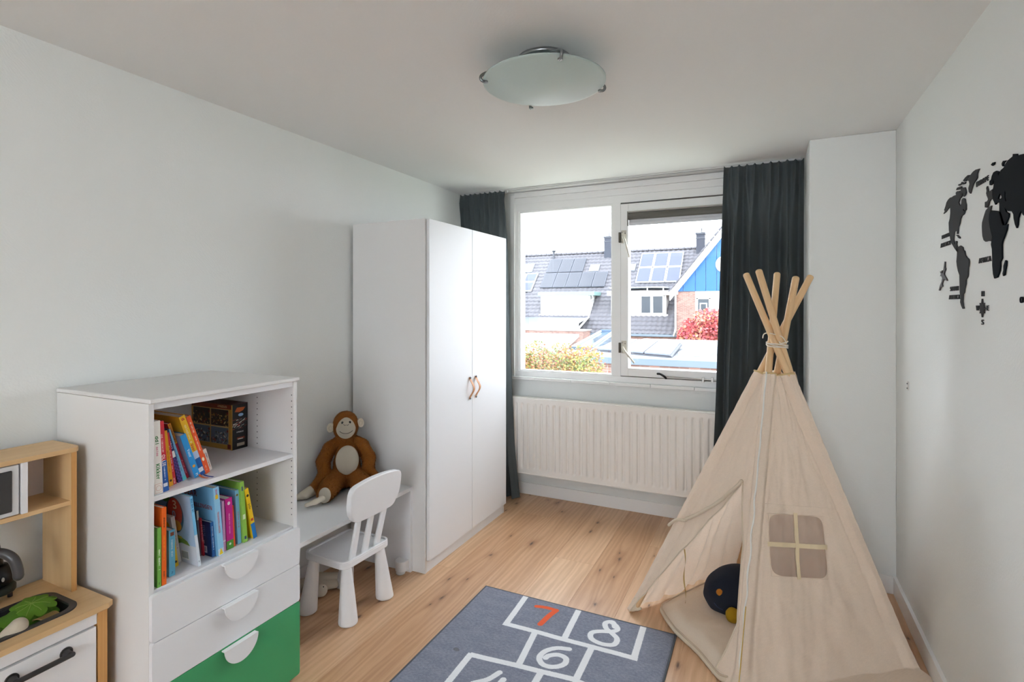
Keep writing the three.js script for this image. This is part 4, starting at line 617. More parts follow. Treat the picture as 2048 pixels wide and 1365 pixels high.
{ // toys in the sink
  const L = (name, label, cat, pos, turn) => thing(name, label, cat, pos, turn, cat === 'toy food' ? 'toy vegetables in the sink' : undefined);
  const felt = (c) => phy(c, 0.95, { bumpMap: rep(T.plaster, 8, 8), bumpScale: 0.0012, side: THREE.DoubleSide });
  const o = L('toy_lettuce', 'green felt toy lettuce with scalloped leaf lying in the sink', 'toy food', [-2.034, 0.55, -0.805], 0.2);
  mesh('heart', (() => { const g = new THREE.SphereGeometry(0.062, 40, 28), p = g.attributes.position; for (let i = 0; i < p.count; i++) { const v = V().fromBufferAttribute(p, i), k = 1 + 0.12 * n3(v.x * 30, v.y * 30, v.z * 30); p.setXYZ(i, v.x * 0.95 * k, v.y * 0.72 * k, v.z * 1.2 * k); } g.computeVertexNormals(); return g; })(), felt('#578822'), o);
  const leaf = (rx, rz, lobes, bend, tilt, off, vein) => { const f = (u, v, lift = 0) => { const a = u * 2 * PI, rr = v * (0.72 + 0.28 * Math.abs(Math.cos(a * lobes / 2)) ** 0.7 + 0.06 * n3(Math.cos(a) * 3, Math.sin(a) * 3, lobes)); const x = rr * rx * Math.cos(a), z = rr * rz * Math.sin(a); return V(x, -bend * (x * x + z * z) + 0.005 * n3(x * 40, z * 40, lobes) + lift, z); };
    const a = patch((u, v) => f(u, v, 0.0015), 120, 14), b = patch((u, v) => f(1 - u, v, -0.0015), 120, 14), e = patch((u, v) => f(u, 1, lerp(-0.0015, 0.0015, v)), 120, 1);
    const g = merge([a, b, e]); g.rotateX(tilt[0]).rotateZ(tilt[1]).translate(...off); const m = mesh('leaf', g, felt(vein), o); return [m, f]; };
  const [lm, lf] = leaf(0.054, 0.066, 9, 5, [0.12, -0.2], [0.012, 0.052, -0.022], '#689a2a');
  const veins = [[0, 0, 0.75], [0.5, 0, 0.7]].concat([0.12, 0.25, 0.38, 0.62, 0.75, 0.88].map((a) => [a, 0, 0.72])).map(([a, s, e]) => tube([0.02, 0.3, 0.55, e].map((v) => lf(a, v, 0.0022)), 0.0011, 14, 5));
  mesh('vein', merge(veins).rotateX(0.12).rotateZ(-0.2).translate(0.012, 0.052, -0.022), felt('#8fb24e'), lm);
  leaf(0.066, 0.074, 9, 4, [0.16, -0.5], [0.026, 0.018, -0.012], '#5c8c24'); leaf(0.07, 0.08, 10, 6, [-0.35, -0.25], [0.02, 0.02, 0.04], '#558722'); leaf(0.05, 0.06, 7, 5, [0.1, -0.6], [0.048, -0.012, 0.045], '#4a8a1c');
  const g2 = L('toy_mushroom', 'off-white felt toy vegetable leaning beside the lettuce', 'toy food', [-1.968, 0.566, -0.757], 0.0);
  mesh('body', blobBody([[[-0.004, -0.008, 0.024], [0.008, 0.016, -0.014], 0.015, 0.023]], [-0.05, -0.05, -0.06], [0.05, 0.06, 0.06], 0.004, 0.006), felt('#c9bda9'), g2);
  const g3 = L('toy_egg', 'white toy egg lying in front of the red toy tomato in the sink', 'toy food', [-1.972, 0.568, -0.704], 0.3);
  mesh('shell', new THREE.SphereGeometry(0.024, 32, 22).scale(0.9, 0.85, 1.25), phy('#d9dcda', 0.6), g3);
  const g4 = L('toy_tomato', 'red toy tomato at the left end of the sink', 'toy food', [-2.02, 0.554, -0.712], 0);
  mesh('fruit', new THREE.SphereGeometry(0.031, 32, 22).scale(1, 0.85, 1), phy('#a81010', 0.5), g4);
  mesh('calyx', extr((() => { const s = new THREE.Shape(); for (let i = 0; i <= 10; i++) { const a = (i / 10) * 2 * PI, r = i % 2 ? 0.006 : 0.017; i ? s.lineTo(r * Math.cos(a), r * Math.sin(a)) : s.moveTo(r, 0); } return s; })(), 0.002, 0.0004).rotateX(-PI / 2).translate(0, 0.025, 0), felt('#3c6a22'), g4);
  const g5 = L('toy_basket', 'small woven toy cup tipped over under the lettuce leaf in the sink', 'toy food', [-1.978, 0.548, -0.845], 0.4);
  mesh('wall', patch((u, v) => { const a = u * 2 * PI, r = lerp(0.02, 0.027, v) + 0.0008 * Math.sin(a * 24 + (Math.floor(v * 12) % 2) * PI); return V(r * Math.cos(a), r * Math.sin(a), lerp(-0.03, 0.028, v)); }, 96, 24), std('#8f7547', 0.85, { side: THREE.DoubleSide }), g5);
  mesh('rim', new THREE.TorusGeometry(0.027, 0.002, 8, 40).translate(0, 0, 0.028), std('#a98d5c', 0.8), g5);
}
// ================= hopscotch rug =================
{
  const W = 0.985, L = 1.5, r = thing('hopscotch_rug', 'grey hopscotch rug with white squares and numbers on the wooden floor', 'rug', [-1.357, 0, -2.515]);
  const S = 1000, draw = (g, w, h) => {
    const p = (x) => x * S;
    fillR(g, '#7f8392', 0, 0, w, h);
    const id = g.getImageData(0, 0, w, h), d = id.data;
    for (let y = 0; y < h; y++) for (let x = 0; x < w; x++) { const i = (y * w + x) * 4, k = 15 * n3(x * 0.21, y * 0.34, 1) + 14 * n3(x * 0.07, y * 0.11, 4) + 9 * n3(x * 0.012, y * 0.02, 6) + 7 * n3(x * 0.7, y * 0.9, 9); d[i] += k; d[i + 1] += k; d[i + 2] += k * 0.95; }
    g.putImageData(id, 0, 0);
    g.fillStyle = 'rgba(70,60,56,0.35)'; g.beginPath(); g.ellipse(p(0.135), p(0.525), 16, 11, 0.3, 0, 7); g.fill();
    const line = (pts, lw, col) => { g.strokeStyle = col; g.lineWidth = p(lw); g.lineJoin = 'round'; g.lineCap = 'butt'; g.beginPath(); pts.forEach(([x, y], i) => (i ? g.lineTo(p(x), p(y)) : g.moveTo(p(x), p(y)))); g.stroke(); };
    const curve = (pts, lw, col) => { g.strokeStyle = col; g.lineWidth = p(lw); g.lineCap = 'round'; g.lineJoin = 'round'; const c = new THREE.CatmullRomCurve3(pts.map(([x, y]) => V(x, y, 0))); g.beginPath(); c.getPoints(60).forEach((q, i) => (i ? g.lineTo(p(q.x), p(q.y)) : g.moveTo(p(q.x), p(q.y)))); g.stroke(); };
    const wh = '#e9eaec', lw = 0.029;
    line([[0.236, -0.01], [0.248, 0.262]], lw, wh); line([[0.234, 0.262], [0.866, 0.246]], lw, wh); line([[0.522, -0.01], [0.535, 0.25]], lw, wh); line([[0.84, -0.01], [0.85, 0.25]], lw, wh);
    line([[0.398, 0.262], [0.424, 0.505]], lw, wh); line([[0.666, 0.25], [0.668, 0.485]], lw, wh); line([[0.205, 0.528], [0.682, 0.478]], lw, wh);
    line([[0.208, 0.52], [0.212, 0.78]], lw, wh); line([[0.525, 0.49], [0.53, 0.77]], lw, wh); line([[0.2, 0.772], [0.85, 0.752]], lw, wh); line([[0.84, 0.5], [0.842, 0.765]], lw, wh); line([[0.66, 0.485], [0.855, 0.5]], lw, wh);
    line([[0.4, 0.765], [0.41, 1.02]], lw, wh); line([[0.66, 0.758], [0.668, 1.01]], lw, wh); line([[0.39, 1.012], [0.68, 1.0]], lw, wh);
    line([[0.4, 1.01], [0.405, 1.27]], lw, wh); line([[0.66, 1.0], [0.665, 1.26]], lw, wh); line([[0.39, 1.262], [0.68, 1.25]], lw, wh);
    curve([[0.322, 0.066], [0.37, 0.056], [0.424, 0.057]], 0.024, '#ea6236'); curve([[0.424, 0.057], [0.41, 0.11], [0.396, 0.196]], 0.028, '#ea6236');
    curve([[0.72, 0.066], [0.7, 0.03], [0.672, 0.05], [0.684, 0.09], [0.72, 0.118], [0.752, 0.15], [0.748, 0.196], [0.7, 0.212], [0.645, 0.195], [0.634, 0.155], [0.668, 0.126], [0.716, 0.106], [0.736, 0.08], [0.72, 0.05], [0.69, 0.034]], 0.026, wh);
    curve([[0.58, 0.31], [0.53, 0.325], [0.49, 0.37], [0.484, 0.42], [0.515, 0.452], [0.56, 0.446], [0.594, 0.41], [0.588, 0.374], [0.55, 0.366], [0.515, 0.39], [0.508, 0.408]], 0.026, wh);
    curve([[0.372, 0.575], [0.348, 0.63], [0.3, 0.685], [0.35, 0.69], [0.44, 0.678]], 0.026, wh); curve([[0.405, 0.605], [0.4, 0.66], [0.4, 0.74]], 0.026, wh);
    curve([[0.76, 0.56], [0.68, 0.565], [0.675, 0.62], [0.72, 0.625], [0.75, 0.66], [0.72, 0.71], [0.66, 0.7]], 0.026, wh); curve([[0.49, 0.83], [0.55, 0.82], [0.56, 0.86], [0.52, 0.885], [0.57, 0.91], [0.55, 0.96], [0.49, 0.95]], 0.026, wh);
    curve([[0.49, 1.09], [0.53, 1.06], [0.57, 1.09], [0.53, 1.15], [0.49, 1.2], [0.57, 1.195]], 0.026, wh);
    // broken pile along the edges of the print
    const e = g.getImageData(0, 0, w, h), q = e.data, src = new Uint8ClampedArray(q);
    for (let y = 3; y < h - 3; y++) for (let x = 3; x < w - 3; x++) { const jx = Math.round(2.6 * n3(x * 0.35, y * 0.35, 21)), jy = Math.round(2.6 * n3(x * 0.35, y * 0.35, 31)), i = (y * w + x) * 4, s = ((y + jy) * w + x + jx) * 4; const k = 9 * n3(x * 0.5, y * 0.6, 12); for (let c = 0; c < 3; c++) q[i + c] = src[s + c] + k; }
    g.putImageData(e, 0, 0);
  };
  const map = canvasTex(985, 1500, draw), bump = dataTex(512, 768, (x, y) => grey(128 + 70 * n3(x * 0.5, y * 0.6, 2) + 50 * n3(x * 0.15, y * 0.2, 5)), false);
  const g = patch((u, v) => { const ed = Math.min(u * W, (1 - u) * W, v * L, (1 - v) * L); return V(u * W, 0.003 + 0.0065 * sst(0, 0.006, ed) + 0.0016 * n3(u * 6, v * 9, 2), v * L); }, 160, 240);
  { const uv = g.attributes.uv, ix = g.index.array; for (let i = 0; i < uv.count; i++) uv.setY(i, 1 - uv.getY(i)); for (let i = 0; i < ix.length; i += 3) { const t = ix[i]; ix[i] = ix[i + 1]; ix[i + 1] = t; } g.computeVertexNormals(); }
  mesh('pile', g, phy('#ffffff', 0.95, { map, bumpMap: bump, bumpScale: 0.003, sheen: 0.3, sheenRoughness: 0.7 }), r);
  mesh('bound_edge', [bx(-0.006, 0.0005, -0.006, 0.003, 0.0075, L + 0.006, 0.003), bx(W - 0.003, 0.0005, -0.006, W + 0.006, 0.0075, L + 0.006, 0.003), bx(0, 0.0005, -0.006, W, 0.0075, 0.003, 0.003), bx(0, 0.0005, L - 0.003, W, 0.0075, L + 0.006, 0.003)], std('#565a60', 0.9), r);
  mesh('backing', bx(0.001, 0.0003, 0.001, W - 0.001, 0.003, L - 0.001, 0), std('#4a4c50', 0.9), r);
}
// ================= play tent =================
{
  const tn = thing('play_tent', 'cream canvas tipi play tent with five wooden poles and a mesh window', 'play tent', [0, 0, 0]);
  const TIE = V(0.05, 1.33, -2.86), feet = { L: V(-0.59, 0, -2.64), N: V(-0.09, 0, -2.25), R: V(0.547, 0, -2.726), BR: V(0.44, 0, -3.25), BL: V(-0.14, 0, -3.33) }, ring = 0.027, pole = {};
  const tops = { L: 1.252, N: 1.268, R: 1.262, BR: 1.268, BL: 1.242 };
  for (const k in feet) { const f = feet[k], d = V(f.x - TIE.x, 0, f.z - TIE.z).normalize(), t = TIE.clone().add(V(-d.z * ring, 0, d.x * ring)); pole[k] = { f, t, at: (s) => f.clone().lerp(t, s) }; }
  for (const k in pole) { const p = pole[k], a = p.at(0.004).add(V(0, 0.002, 0)), b = p.at(tops[k]), dir = b.clone().sub(a).normalize(), L = b.distanceTo(a), r = 0.0155;
    const g = lathe([[0, 0], [r * 0.85, 0], [r, 0.004], [r, L - 0.009], [r * 0.8, L - 0.003], [r * 0.4, L], [0, L]], 24); { const u = g.attributes.uv; for (let i = 0; i < u.count; i++) u.setXY(i, u.getX(i), g.attributes.position.getY(i) + p.f.x); }
    g.applyQuaternion(new THREE.Quaternion().setFromUnitVectors(V(0, 1, 0), dir)).translate(a.x, a.y, a.z); mesh('pole', g, M.pole, tn); }
  // cord wound round the crossing
  { const rope = []; for (let i = 0; i <= 120; i++) { const a = (i / 120) * 2 * PI * 3.2, y = 1.322 + 0.012 * Math.sin(i * 0.13) + i * 0.00012; rope.push([TIE.x + 0.0465 * Math.cos(a), y, TIE.z + 0.0465 * Math.sin(a)]); }
    const q = rope[0]; rope.push([q[0] - 0.05, 1.372, q[2] + 0.02], [TIE.x - 0.045, 1.385, TIE.z + 0.02], [TIE.x - 0.058, 1.378, TIE.z + 0.03], [TIE.x - 0.062, 1.362, TIE.z + 0.034]);
    mesh('cord', [tube(rope, 0.0028, 400, 7), tube([[TIE.x + 0.04, 1.34, TIE.z + 0.028], [TIE.x + 0.02, 1.37, TIE.z + 0.045], [TIE.x - 0.03, 1.385, TIE.z + 0.04]], 0.0024, 24, 6)], M.cord, tn); }
  const vTop = 0.893, ctr = V(0.02, 0, -2.88);
  // one face of cloth between two poles, u 0..1 from pole a to pole b, v 0 floor .. vTop
  const face = (a, b, seed, o = {}) => {
    const A = pole[a], B = pole[b], nrm = V().crossVectors(B.f.clone().sub(A.f), A.t.clone().sub(A.f)).normalize(); if (nrm.dot(A.f.clone().add(B.f).multiplyScalar(0.5).sub(ctr)) < 0) nrm.negate();
    const flatOut = V(nrm.x, 0, nrm.z).normalize();
    const nAt = (key) => { const q = pole[key], d = V(q.f.x - ctr.x, 0, q.f.z - ctr.z).normalize(), ax = q.t.clone().sub(q.f).normalize(); return d.addScaledVector(ax, -d.dot(ax)).normalize(); }, nA = nAt(a), nB = nAt(b);
    return (u, v) => {
      const w = Math.max(v, 0), p = A.at(w).lerp(B.at(w), u), e = Math.min(clamp(u, 0, 1), 1 - clamp(u, 0, 1)) * 0.8, width = (1 - w), sag = -(o.sag ?? 0.03) * Math.sin(PI * clamp(u, 0, 1)) * width * (0.6 + 0.6 * w);
      const ed = e * width, sleeve = 0.019 * (1 - sst(0.026, 0.036, ed)) + 0.009 - 0.005 * Math.exp(-(((ed - 0.038) / 0.005) ** 2)) + 0.0016 * Math.sin(v * 160 + 5 * n3(v * 20, seed, 2)) * Math.exp(-(((ed - 0.03) / 0.014) ** 2)), near = sst(0.03, 0.16, e);
      const fold = (o.wr ?? 1) * near * (0.012 * n3(u * 5 + v * 2, v * 2.2, seed) + 0.006 * n3(u * 13 - v * 4, v * 4 + u * 3, seed + 3) + 0.0035 * n3(u * 9 + v * 14, v * 11 - u * 8, seed + 6)) * (0.5 + 0.9 * (1 - w)) + 0.0022 * n3(u * 30, v * 34, seed + 8);
      const dw = Math.max(0.02, e * width), kk = 1 - sst(0.0, 0.07, e * width), dir = nrm.clone().lerp(u < 0.5 ? nA : nB, kk).normalize();
      p.addScaledVector(dir, sleeve + sag + fold + (o.extra ? o.extra(u, w) : 0));
      if (w < 0.09) { const k = 1 - w / 0.09; p.addScaledVector(flatOut, (0.012 + 0.014 * n3(u * 8, 1, seed)) * k * k); }
      p.y = Math.max(p.y, 0.004 + 0.002 * (1 + n3(u * 11, v * 9, seed)));
      if (v < 0) { p.addScaledVector(flatOut, -v * (o.skirt ? o.skirt(u) : 0.4)); p.y = 0.005 + 0.004 * (1 + n3(u * 9, v * 20, seed)); }
      return p;
    };
  };
  const quad = (f, c, nu, nv) => patch((s, t) => { const u = lerp(lerp(c[0][0], c[1][0], s), lerp(c[3][0], c[2][0], s), t), v = lerp(lerp(c[0][1], c[1][1], s), lerp(c[3][1], c[2][1], s), t); return f(u, v); }, nu, nv);
  // right face with the mesh window
  const fNR = face('N', 'R', 4, { sag: 0.02, skirt: (u) => 1.6 + 2.0 * sst(0.5, 1, u) });
  const GR_ = [[[0, -0.05], [0.2, -0.05], [0.6, -0.05], [1.0, -0.05]], [[0, 0], [0.19, 0], [0.61, 0], [1, 0]], [[0, 0.286], [0.166, 0.286], [0.636, 0.259], [1, 0.259]], [[0, 0.46], [0.129, 0.46], [0.738, 0.44], [1, 0.44]], [[0, vTop], [0.2, vTop], [0.75, vTop], [1, vTop]]];
  const quads = [], NU = [14, 34, 26], NV = [4, 40, 26, 60];
  for (let j = 0; j < 4; j++) for (let i = 0; i < 3; i++) if (!(j === 2 && i === 1)) quads.push(quad(fNR, [GR_[j][i], GR_[j][i + 1], GR_[j + 1][i + 1], GR_[j + 1][i]], NU[i], NV[j]));
  mesh('window_side', smoothJoin(quads), M.canvas, tn);
  const win = [[0.166, 0.286], [0.636, 0.259], [0.738, 0.44], [0.129, 0.46]], wq = (s, t) => [lerp(lerp(win[0][0], win[1][0], s), lerp(win[3][0], win[2][0], s), t), lerp(lerp(win[0][1], win[1][1], s), lerp(win[3][1], win[2][1], s), t)];
  const outN = V().crossVectors(pole.R.f.clone().sub(pole.N.f), pole.N.t.clone().sub(pole.N.f)).normalize(); if (outN.z < 0) outN.negate();
  const on = (s, t, d) => fNR(...wq(s, t)).addScaledVector(outN, d);
  for (const [s0, s1] of [[0, 0.47], [0.53, 1]]) for (const [t0, t1] of [[0, 0.47], [0.53, 1]]) mesh('window_mesh', patch((s, t) => on(lerp(s0, s1, s), lerp(t0, t1, t), -0.004), 14, 14), phy('#cdb5a4', 0.9, { transparent: true, opacity: 0.62, side: THREE.DoubleSide }), tn);
  const tape = (f, n, w) => merge([patch((s, t) => f(s, (t - 0.5) * w, 0.003), n, 2), patch((s, t) => f(1 - s, (t - 0.5) * w, 0.0005), n, 2), patch((s, t) => f(s, 0.5 * w, lerp(0.0005, 0.003, t)), n, 1), patch((s, t) => f(1 - s, -0.5 * w, lerp(0.0005, 0.003, t)), n, 1)]);
  M.tape = std('#ecd9b4', 0.9, { side: THREE.DoubleSide });
  mesh('window_bar', tape((s, k, d) => on(lerp(-0.03, 1.03, s), 0.5 + k, d), 40, 0.075), M.tape, tn);
  mesh('window_bar', tape((s, k, d) => on(0.5 + k, lerp(-0.03, 1.03, s), d + 0.001), 40, 0.06), M.tape, tn);
  mesh('window_hem', [[0, 0, 1, 0], [1, 0, 1, 1], [1, 1, 0, 1], [0, 1, 0, 0]].map(([a, b, c, d]) => { const pts = []; for (let i = 0; i <= 16; i++) pts.push(on(lerp(a, c, i / 16), lerp(b, d, i / 16), 0.001)); return tube(pts, 0.0012, 40, 6); }), M.canvas, tn);
  { const N = 96, ring = (k) => { const a = (k / N) * 2 * PI, c = Math.cos(a), q = Math.sin(a), m = 1 / Math.max(Math.abs(c), Math.abs(q)), P = 7, rr = 1 / Math.pow(Math.abs(c) ** P + Math.abs(q) ** P, 1 / P); return [[c * m, q * m], [c * rr, q * rr]]; };
    mesh('window_facing', patch((u, v) => { const [o, i] = ring((1 - u) * N), s = lerp(o[0], i[0] * 0.985, v), t = lerp(o[1], i[1] * 0.985, v); return on(0.5 + s / 2, 0.5 + t / 2, 0.0008); }, N * 2, 3), M.canvas, tn); }
  // stitched line above the window
  { const pts = []; for (let i = 0; i <= 30; i++) pts.push(fNR(0.05 + 0.86 * (i / 30), 0.49 - 0.03 * (i / 30)).addScaledVector(outN, 0.0006)); mesh('seam', tube(pts, 0.0009, 60, 5), M.canvas, tn); }
  // front face with the doorway
  const fLN = face('L', 'N', 9, { sag: 0.022, wr: 0.7 });
  const ap = [0.715, 0.537], lf = [[0.03, 0], [0.05, 0.11], [0.17, 0.25], [0.36, 0.382], ap], rt = [[0.8, 0], [0.93, 0.155], [0.885, 0.362], ap];
  const strip = (f, line, uEdge, n, left) => line.slice(1).map((q, i) => { const p = line[i]; return left ? quad(f, [[0, p[1]], [p[0], p[1]], [q[0], q[1]], [0, q[1]]], n, 16) : quad(f, [[p[0], p[1]], [1, p[1]], [1, q[1]], [q[0], q[1]]], n, 20); });
  mesh('door_side', smoothJoin([...strip(fLN, lf, 0, 24, true), ...strip(fLN, rt, 1, 14, false), quad(fLN, [[0, ap[1]], [ap[0], ap[1]], [ap[0], vTop], [0, vTop]], 24, 40), quad(fLN, [[ap[0], ap[1]], [1, ap[1]], [1, vTop], [ap[0], vTop]], 14, 40)]), M.canvas, tn);
  const outF = V().crossVectors(pole.N.f.clone().sub(pole.L.f), pole.L.t.clone().sub(pole.L.f)).normalize(); if (outF.z < 0) outF.negate();
  const along = (line, n, d) => { const pts = []; for (let i = 0; i < line.length - 1; i++) for (let k = 0; k < n; k++) { const t = k / n; pts.push(fLN(lerp(line[i][0], line[i + 1][0], t), lerp(line[i][1], line[i + 1][1], t)).addScaledVector(outF, d)); } pts.push(fLN(...line[line.length - 1]).addScaledVector(outF, d)); return pts; };
  mesh('door_hem', [tube(along(lf, 8, 0.001), 0.0032, 120, 7), tube(along(rt, 8, 0.001), 0.0032, 120, 7)], M.canvasThick, tn);
  mesh('rolled_flap', [tube(along([ap, [0.4, 0.44], [0.14, 0.37], [0.01, 0.33], [-0.025, 0.31]], 8, 0.011), 0.0075, 120, 10)], M.canvasThick, tn);
  // tie ribbon hanging in the doorway
  { const a = fLN(0.18, 0.262).addScaledVector(outF, -0.012), w = 0.0035; mesh('tie_ribbon', patch((u, v) => V(a.x + (u - 0.5) * 2 * w * Math.cos(v * 5) + 0.004 * Math.sin(v * 9), a.y - v * 0.27, a.z - 0.02 * v + (u - 0.5) * 2 * w * Math.sin(v * 5)), 2, 40), std('#b89a5e', 0.9, { side: THREE.DoubleSide }), tn); }
  // the three faces at the back; the left one gathers in folds
  const fBL = face('BL', 'L', 15, { sag: 0.0, wr: 1.4, extra: (u, w) => -0.02 * (1 - w) + (0.011 * Math.sin(u * 36 + 9 * w + 4 * n3(u * 4, w * 3, 2)) + 0.008 * n3(u * 26 + w * 9, w * 4, 6)) * Math.sin(PI * u) * (1 - w) });
  mesh('back_side', smoothJoin([quad(fBL, [[0, 0.012], [1, 0.012], [1, vTop], [0, vTop]], 90, 70)]), M.canvasGlow, tn);
  for (const [a, b, s] of [['R', 'BR', 21], ['BR', 'BL', 27]]) { const f = face(a, b, s, { sag: 0.02 }); mesh('back_side', smoothJoin([quad(f, [[0, 0.005], [1, 0.005], [1, vTop], [0, vTop]], 50, 60)]), M.canvasGlow, tn); }
  // cloth wrapped round the left foot
  mesh('foot_gather', blobBody([[[-0.6, 0.015, -2.64], [-0.578, 0.06, -2.645], 0.014, 0.015], [[-0.6, 0.012, -2.63], [-0.56, 0.016, -2.64], 0.01, 0.008]], [-0.66, -0.02, -2.7], [-0.5, 0.12, -2.58], 0.004, 0.006, (p) => 0.004 * n3(p[0] * 70, p[1] * 40, p[2] * 70)), M.canvasThick, tn);
  // top hem and piping along the near pole
  { const loop = []; for (const f of [fLN, fNR]) for (let i = 0; i <= 14; i++) loop.push(f(i / 14, vTop)); mesh('top_hem', tube(loop, 0.0045, 100, 8), std('#d9bd8a', 0.85), tn); }
  { const pts = []; for (let i = 0; i <= 60; i++) { const v = vTop * (1 - i / 60), q = pole.N.at(v), o = outN.clone().add(outF).normalize(); pts.push(q.addScaledVector(o, 0.036).add(V(-0.008 + 0.003 * Math.sin(i * 0.9) * (i > 25 ? 1 : 0.3), 0, 0)).setY(Math.max(0.006, q.y))); } mesh('piping', tube(pts, 0.0035, 160, 7), std('#eeeae2', 0.85), tn); }
  { const pts = []; for (let i = 0; i <= 30; i++) { const v = 0.2 * (1 - i / 30) + 0.01, q = pole.N.at(v), o = outN.clone().add(outF).normalize(); pts.push(q.addScaledVector(o, 0.04).add(V(-0.006, 0, 0.0))); } mesh('drawstring', tube(pts, 0.002, 60, 6), std('#d9b25e', 0.8), tn); }
}
{ // padded floor mat
  const m = thing('tent_mat', 'padded beige floor mat with piped edge inside the play tent', 'mat', [0, 0, 0]);
  const P = [[-0.455, -2.73], [-0.445, -2.64], [-0.375, -2.53], [-0.265, -2.42], [-0.165, -2.29], [-0.06, -2.32], [0.45, -2.74], [0.4, -3.1], [0.36, -3.18], [-0.1, -3.25], [-0.16, -3.24]];
  const c = new THREE.CatmullRomCurve3(P.map(([x, z]) => V(x, 0, z)), true, 'catmullrom', 0.25), C = V(0.0, 0, -2.8), N = 160;
  const f = (u, v, s) => { const e = c.getPoint(u % 1), r = 1 - v, x = lerp(C.x, e.x, r), z = lerp(C.z, e.z, r), d = e.distanceTo(C) * v, h = 0.026 + 0.024 * sst(0, 0.07, d) + 0.004 * n3(x * 9, z * 9, 3) + 0.003 * n3(x * 24 + z * 9, z * 20, 5); return V(x, s > 0 ? h : 0.002, z); };
  mesh('top', patch((u, v) => f(1 - u, v, 1), N, 40), phy('#eddcc8', 0.95, { map: rep(T.linen, 8, 8), bumpMap: rep(T.weave, 14, 14), bumpScale: 0.0005, side: THREE.DoubleSide }), m);
  mesh('side', patch((u, v) => { const e = c.getPoint((1 - u) % 1), o = e.clone().sub(C).normalize(); return V(e.x + o.x * 0.008 * Math.sin(PI * v), lerp(0.001, 0.027, v), e.z + o.z * 0.008 * Math.sin(PI * v)); }, N, 8), M.canvasThick, m);
  const pp = []; for (let i = 0; i < N; i++) { const e = c.getPoint(i / N); pp.push([e.x, 0.028 + 0.004 * n3(e.x * 9, e.z * 9, 3), e.z]); }
  mesh('piping', tube(pp, 0.004, 320, 7, true), std('#cdb9a0', 0.9), m);
}
{ // navy cushion
  const o = thing('fish_cushion', 'navy plush cushion with an orange eye and mustard pompom lying in the tent', 'cushion', [-0.128, 0.045, -2.79], 0.35);
  const navy = phy('#141c2c', 0.95, { bumpMap: rep(T.weave, 8, 8), bumpScale: 0.0006, sheen: 0.3, sheenRoughness: 0.6, sheenColor: new THREE.Color('#33415c') });
  const g = new THREE.SphereGeometry(1, 64, 44), p = g.attributes.position; for (let i = 0; i < p.count; i++) { const v = V().fromBufferAttribute(p, i), k = 1 + 0.04 * n3(v.x * 2, v.y * 2, v.z * 2), nose = v.x < 0 ? 1 + 0.22 * v.x * Math.abs(v.x) : 1; p.setXYZ(i, v.x * 0.155 * k, Math.max(v.y * 0.138 * k * nose + 0.075, 0.004), v.z * 0.095 * k); } g.computeVertexNormals();
  mesh('body', g, navy, o);
  mesh('eye', [lathe([[0, 0.005], [0.008, 0.0045], [0.0145, 0.002], [0.0155, -0.004], [0, -0.004]], 28).rotateX(PI / 2 - 0.05).translate(-0.098, 0.112, 0.07)], phy('#c47a24', 0.9), o);
  mesh('stitch', tube([[-0.12, 0.055, 0.06], [-0.105, 0.04, 0.068], [-0.085, 0.034, 0.076]], 0.0018, 20, 6), std('#2c3a58', 0.8), o);
  mesh('pompom', (() => { const s = new THREE.SphereGeometry(0.033, 32, 24), q = s.attributes.position; for (let i = 0; i < q.count; i++) { const v = V().fromBufferAttribute(q, i).multiplyScalar(1 + 0.09 * n3(q.getX(i) * 160, q.getY(i) * 160, q.getZ(i) * 160)); q.setXYZ(i, v.x - 0.05, v.y + 0.032, v.z + 0.115); } s.computeVertexNormals(); return s; })(), phy('#b08a10', 0.95), o);
}
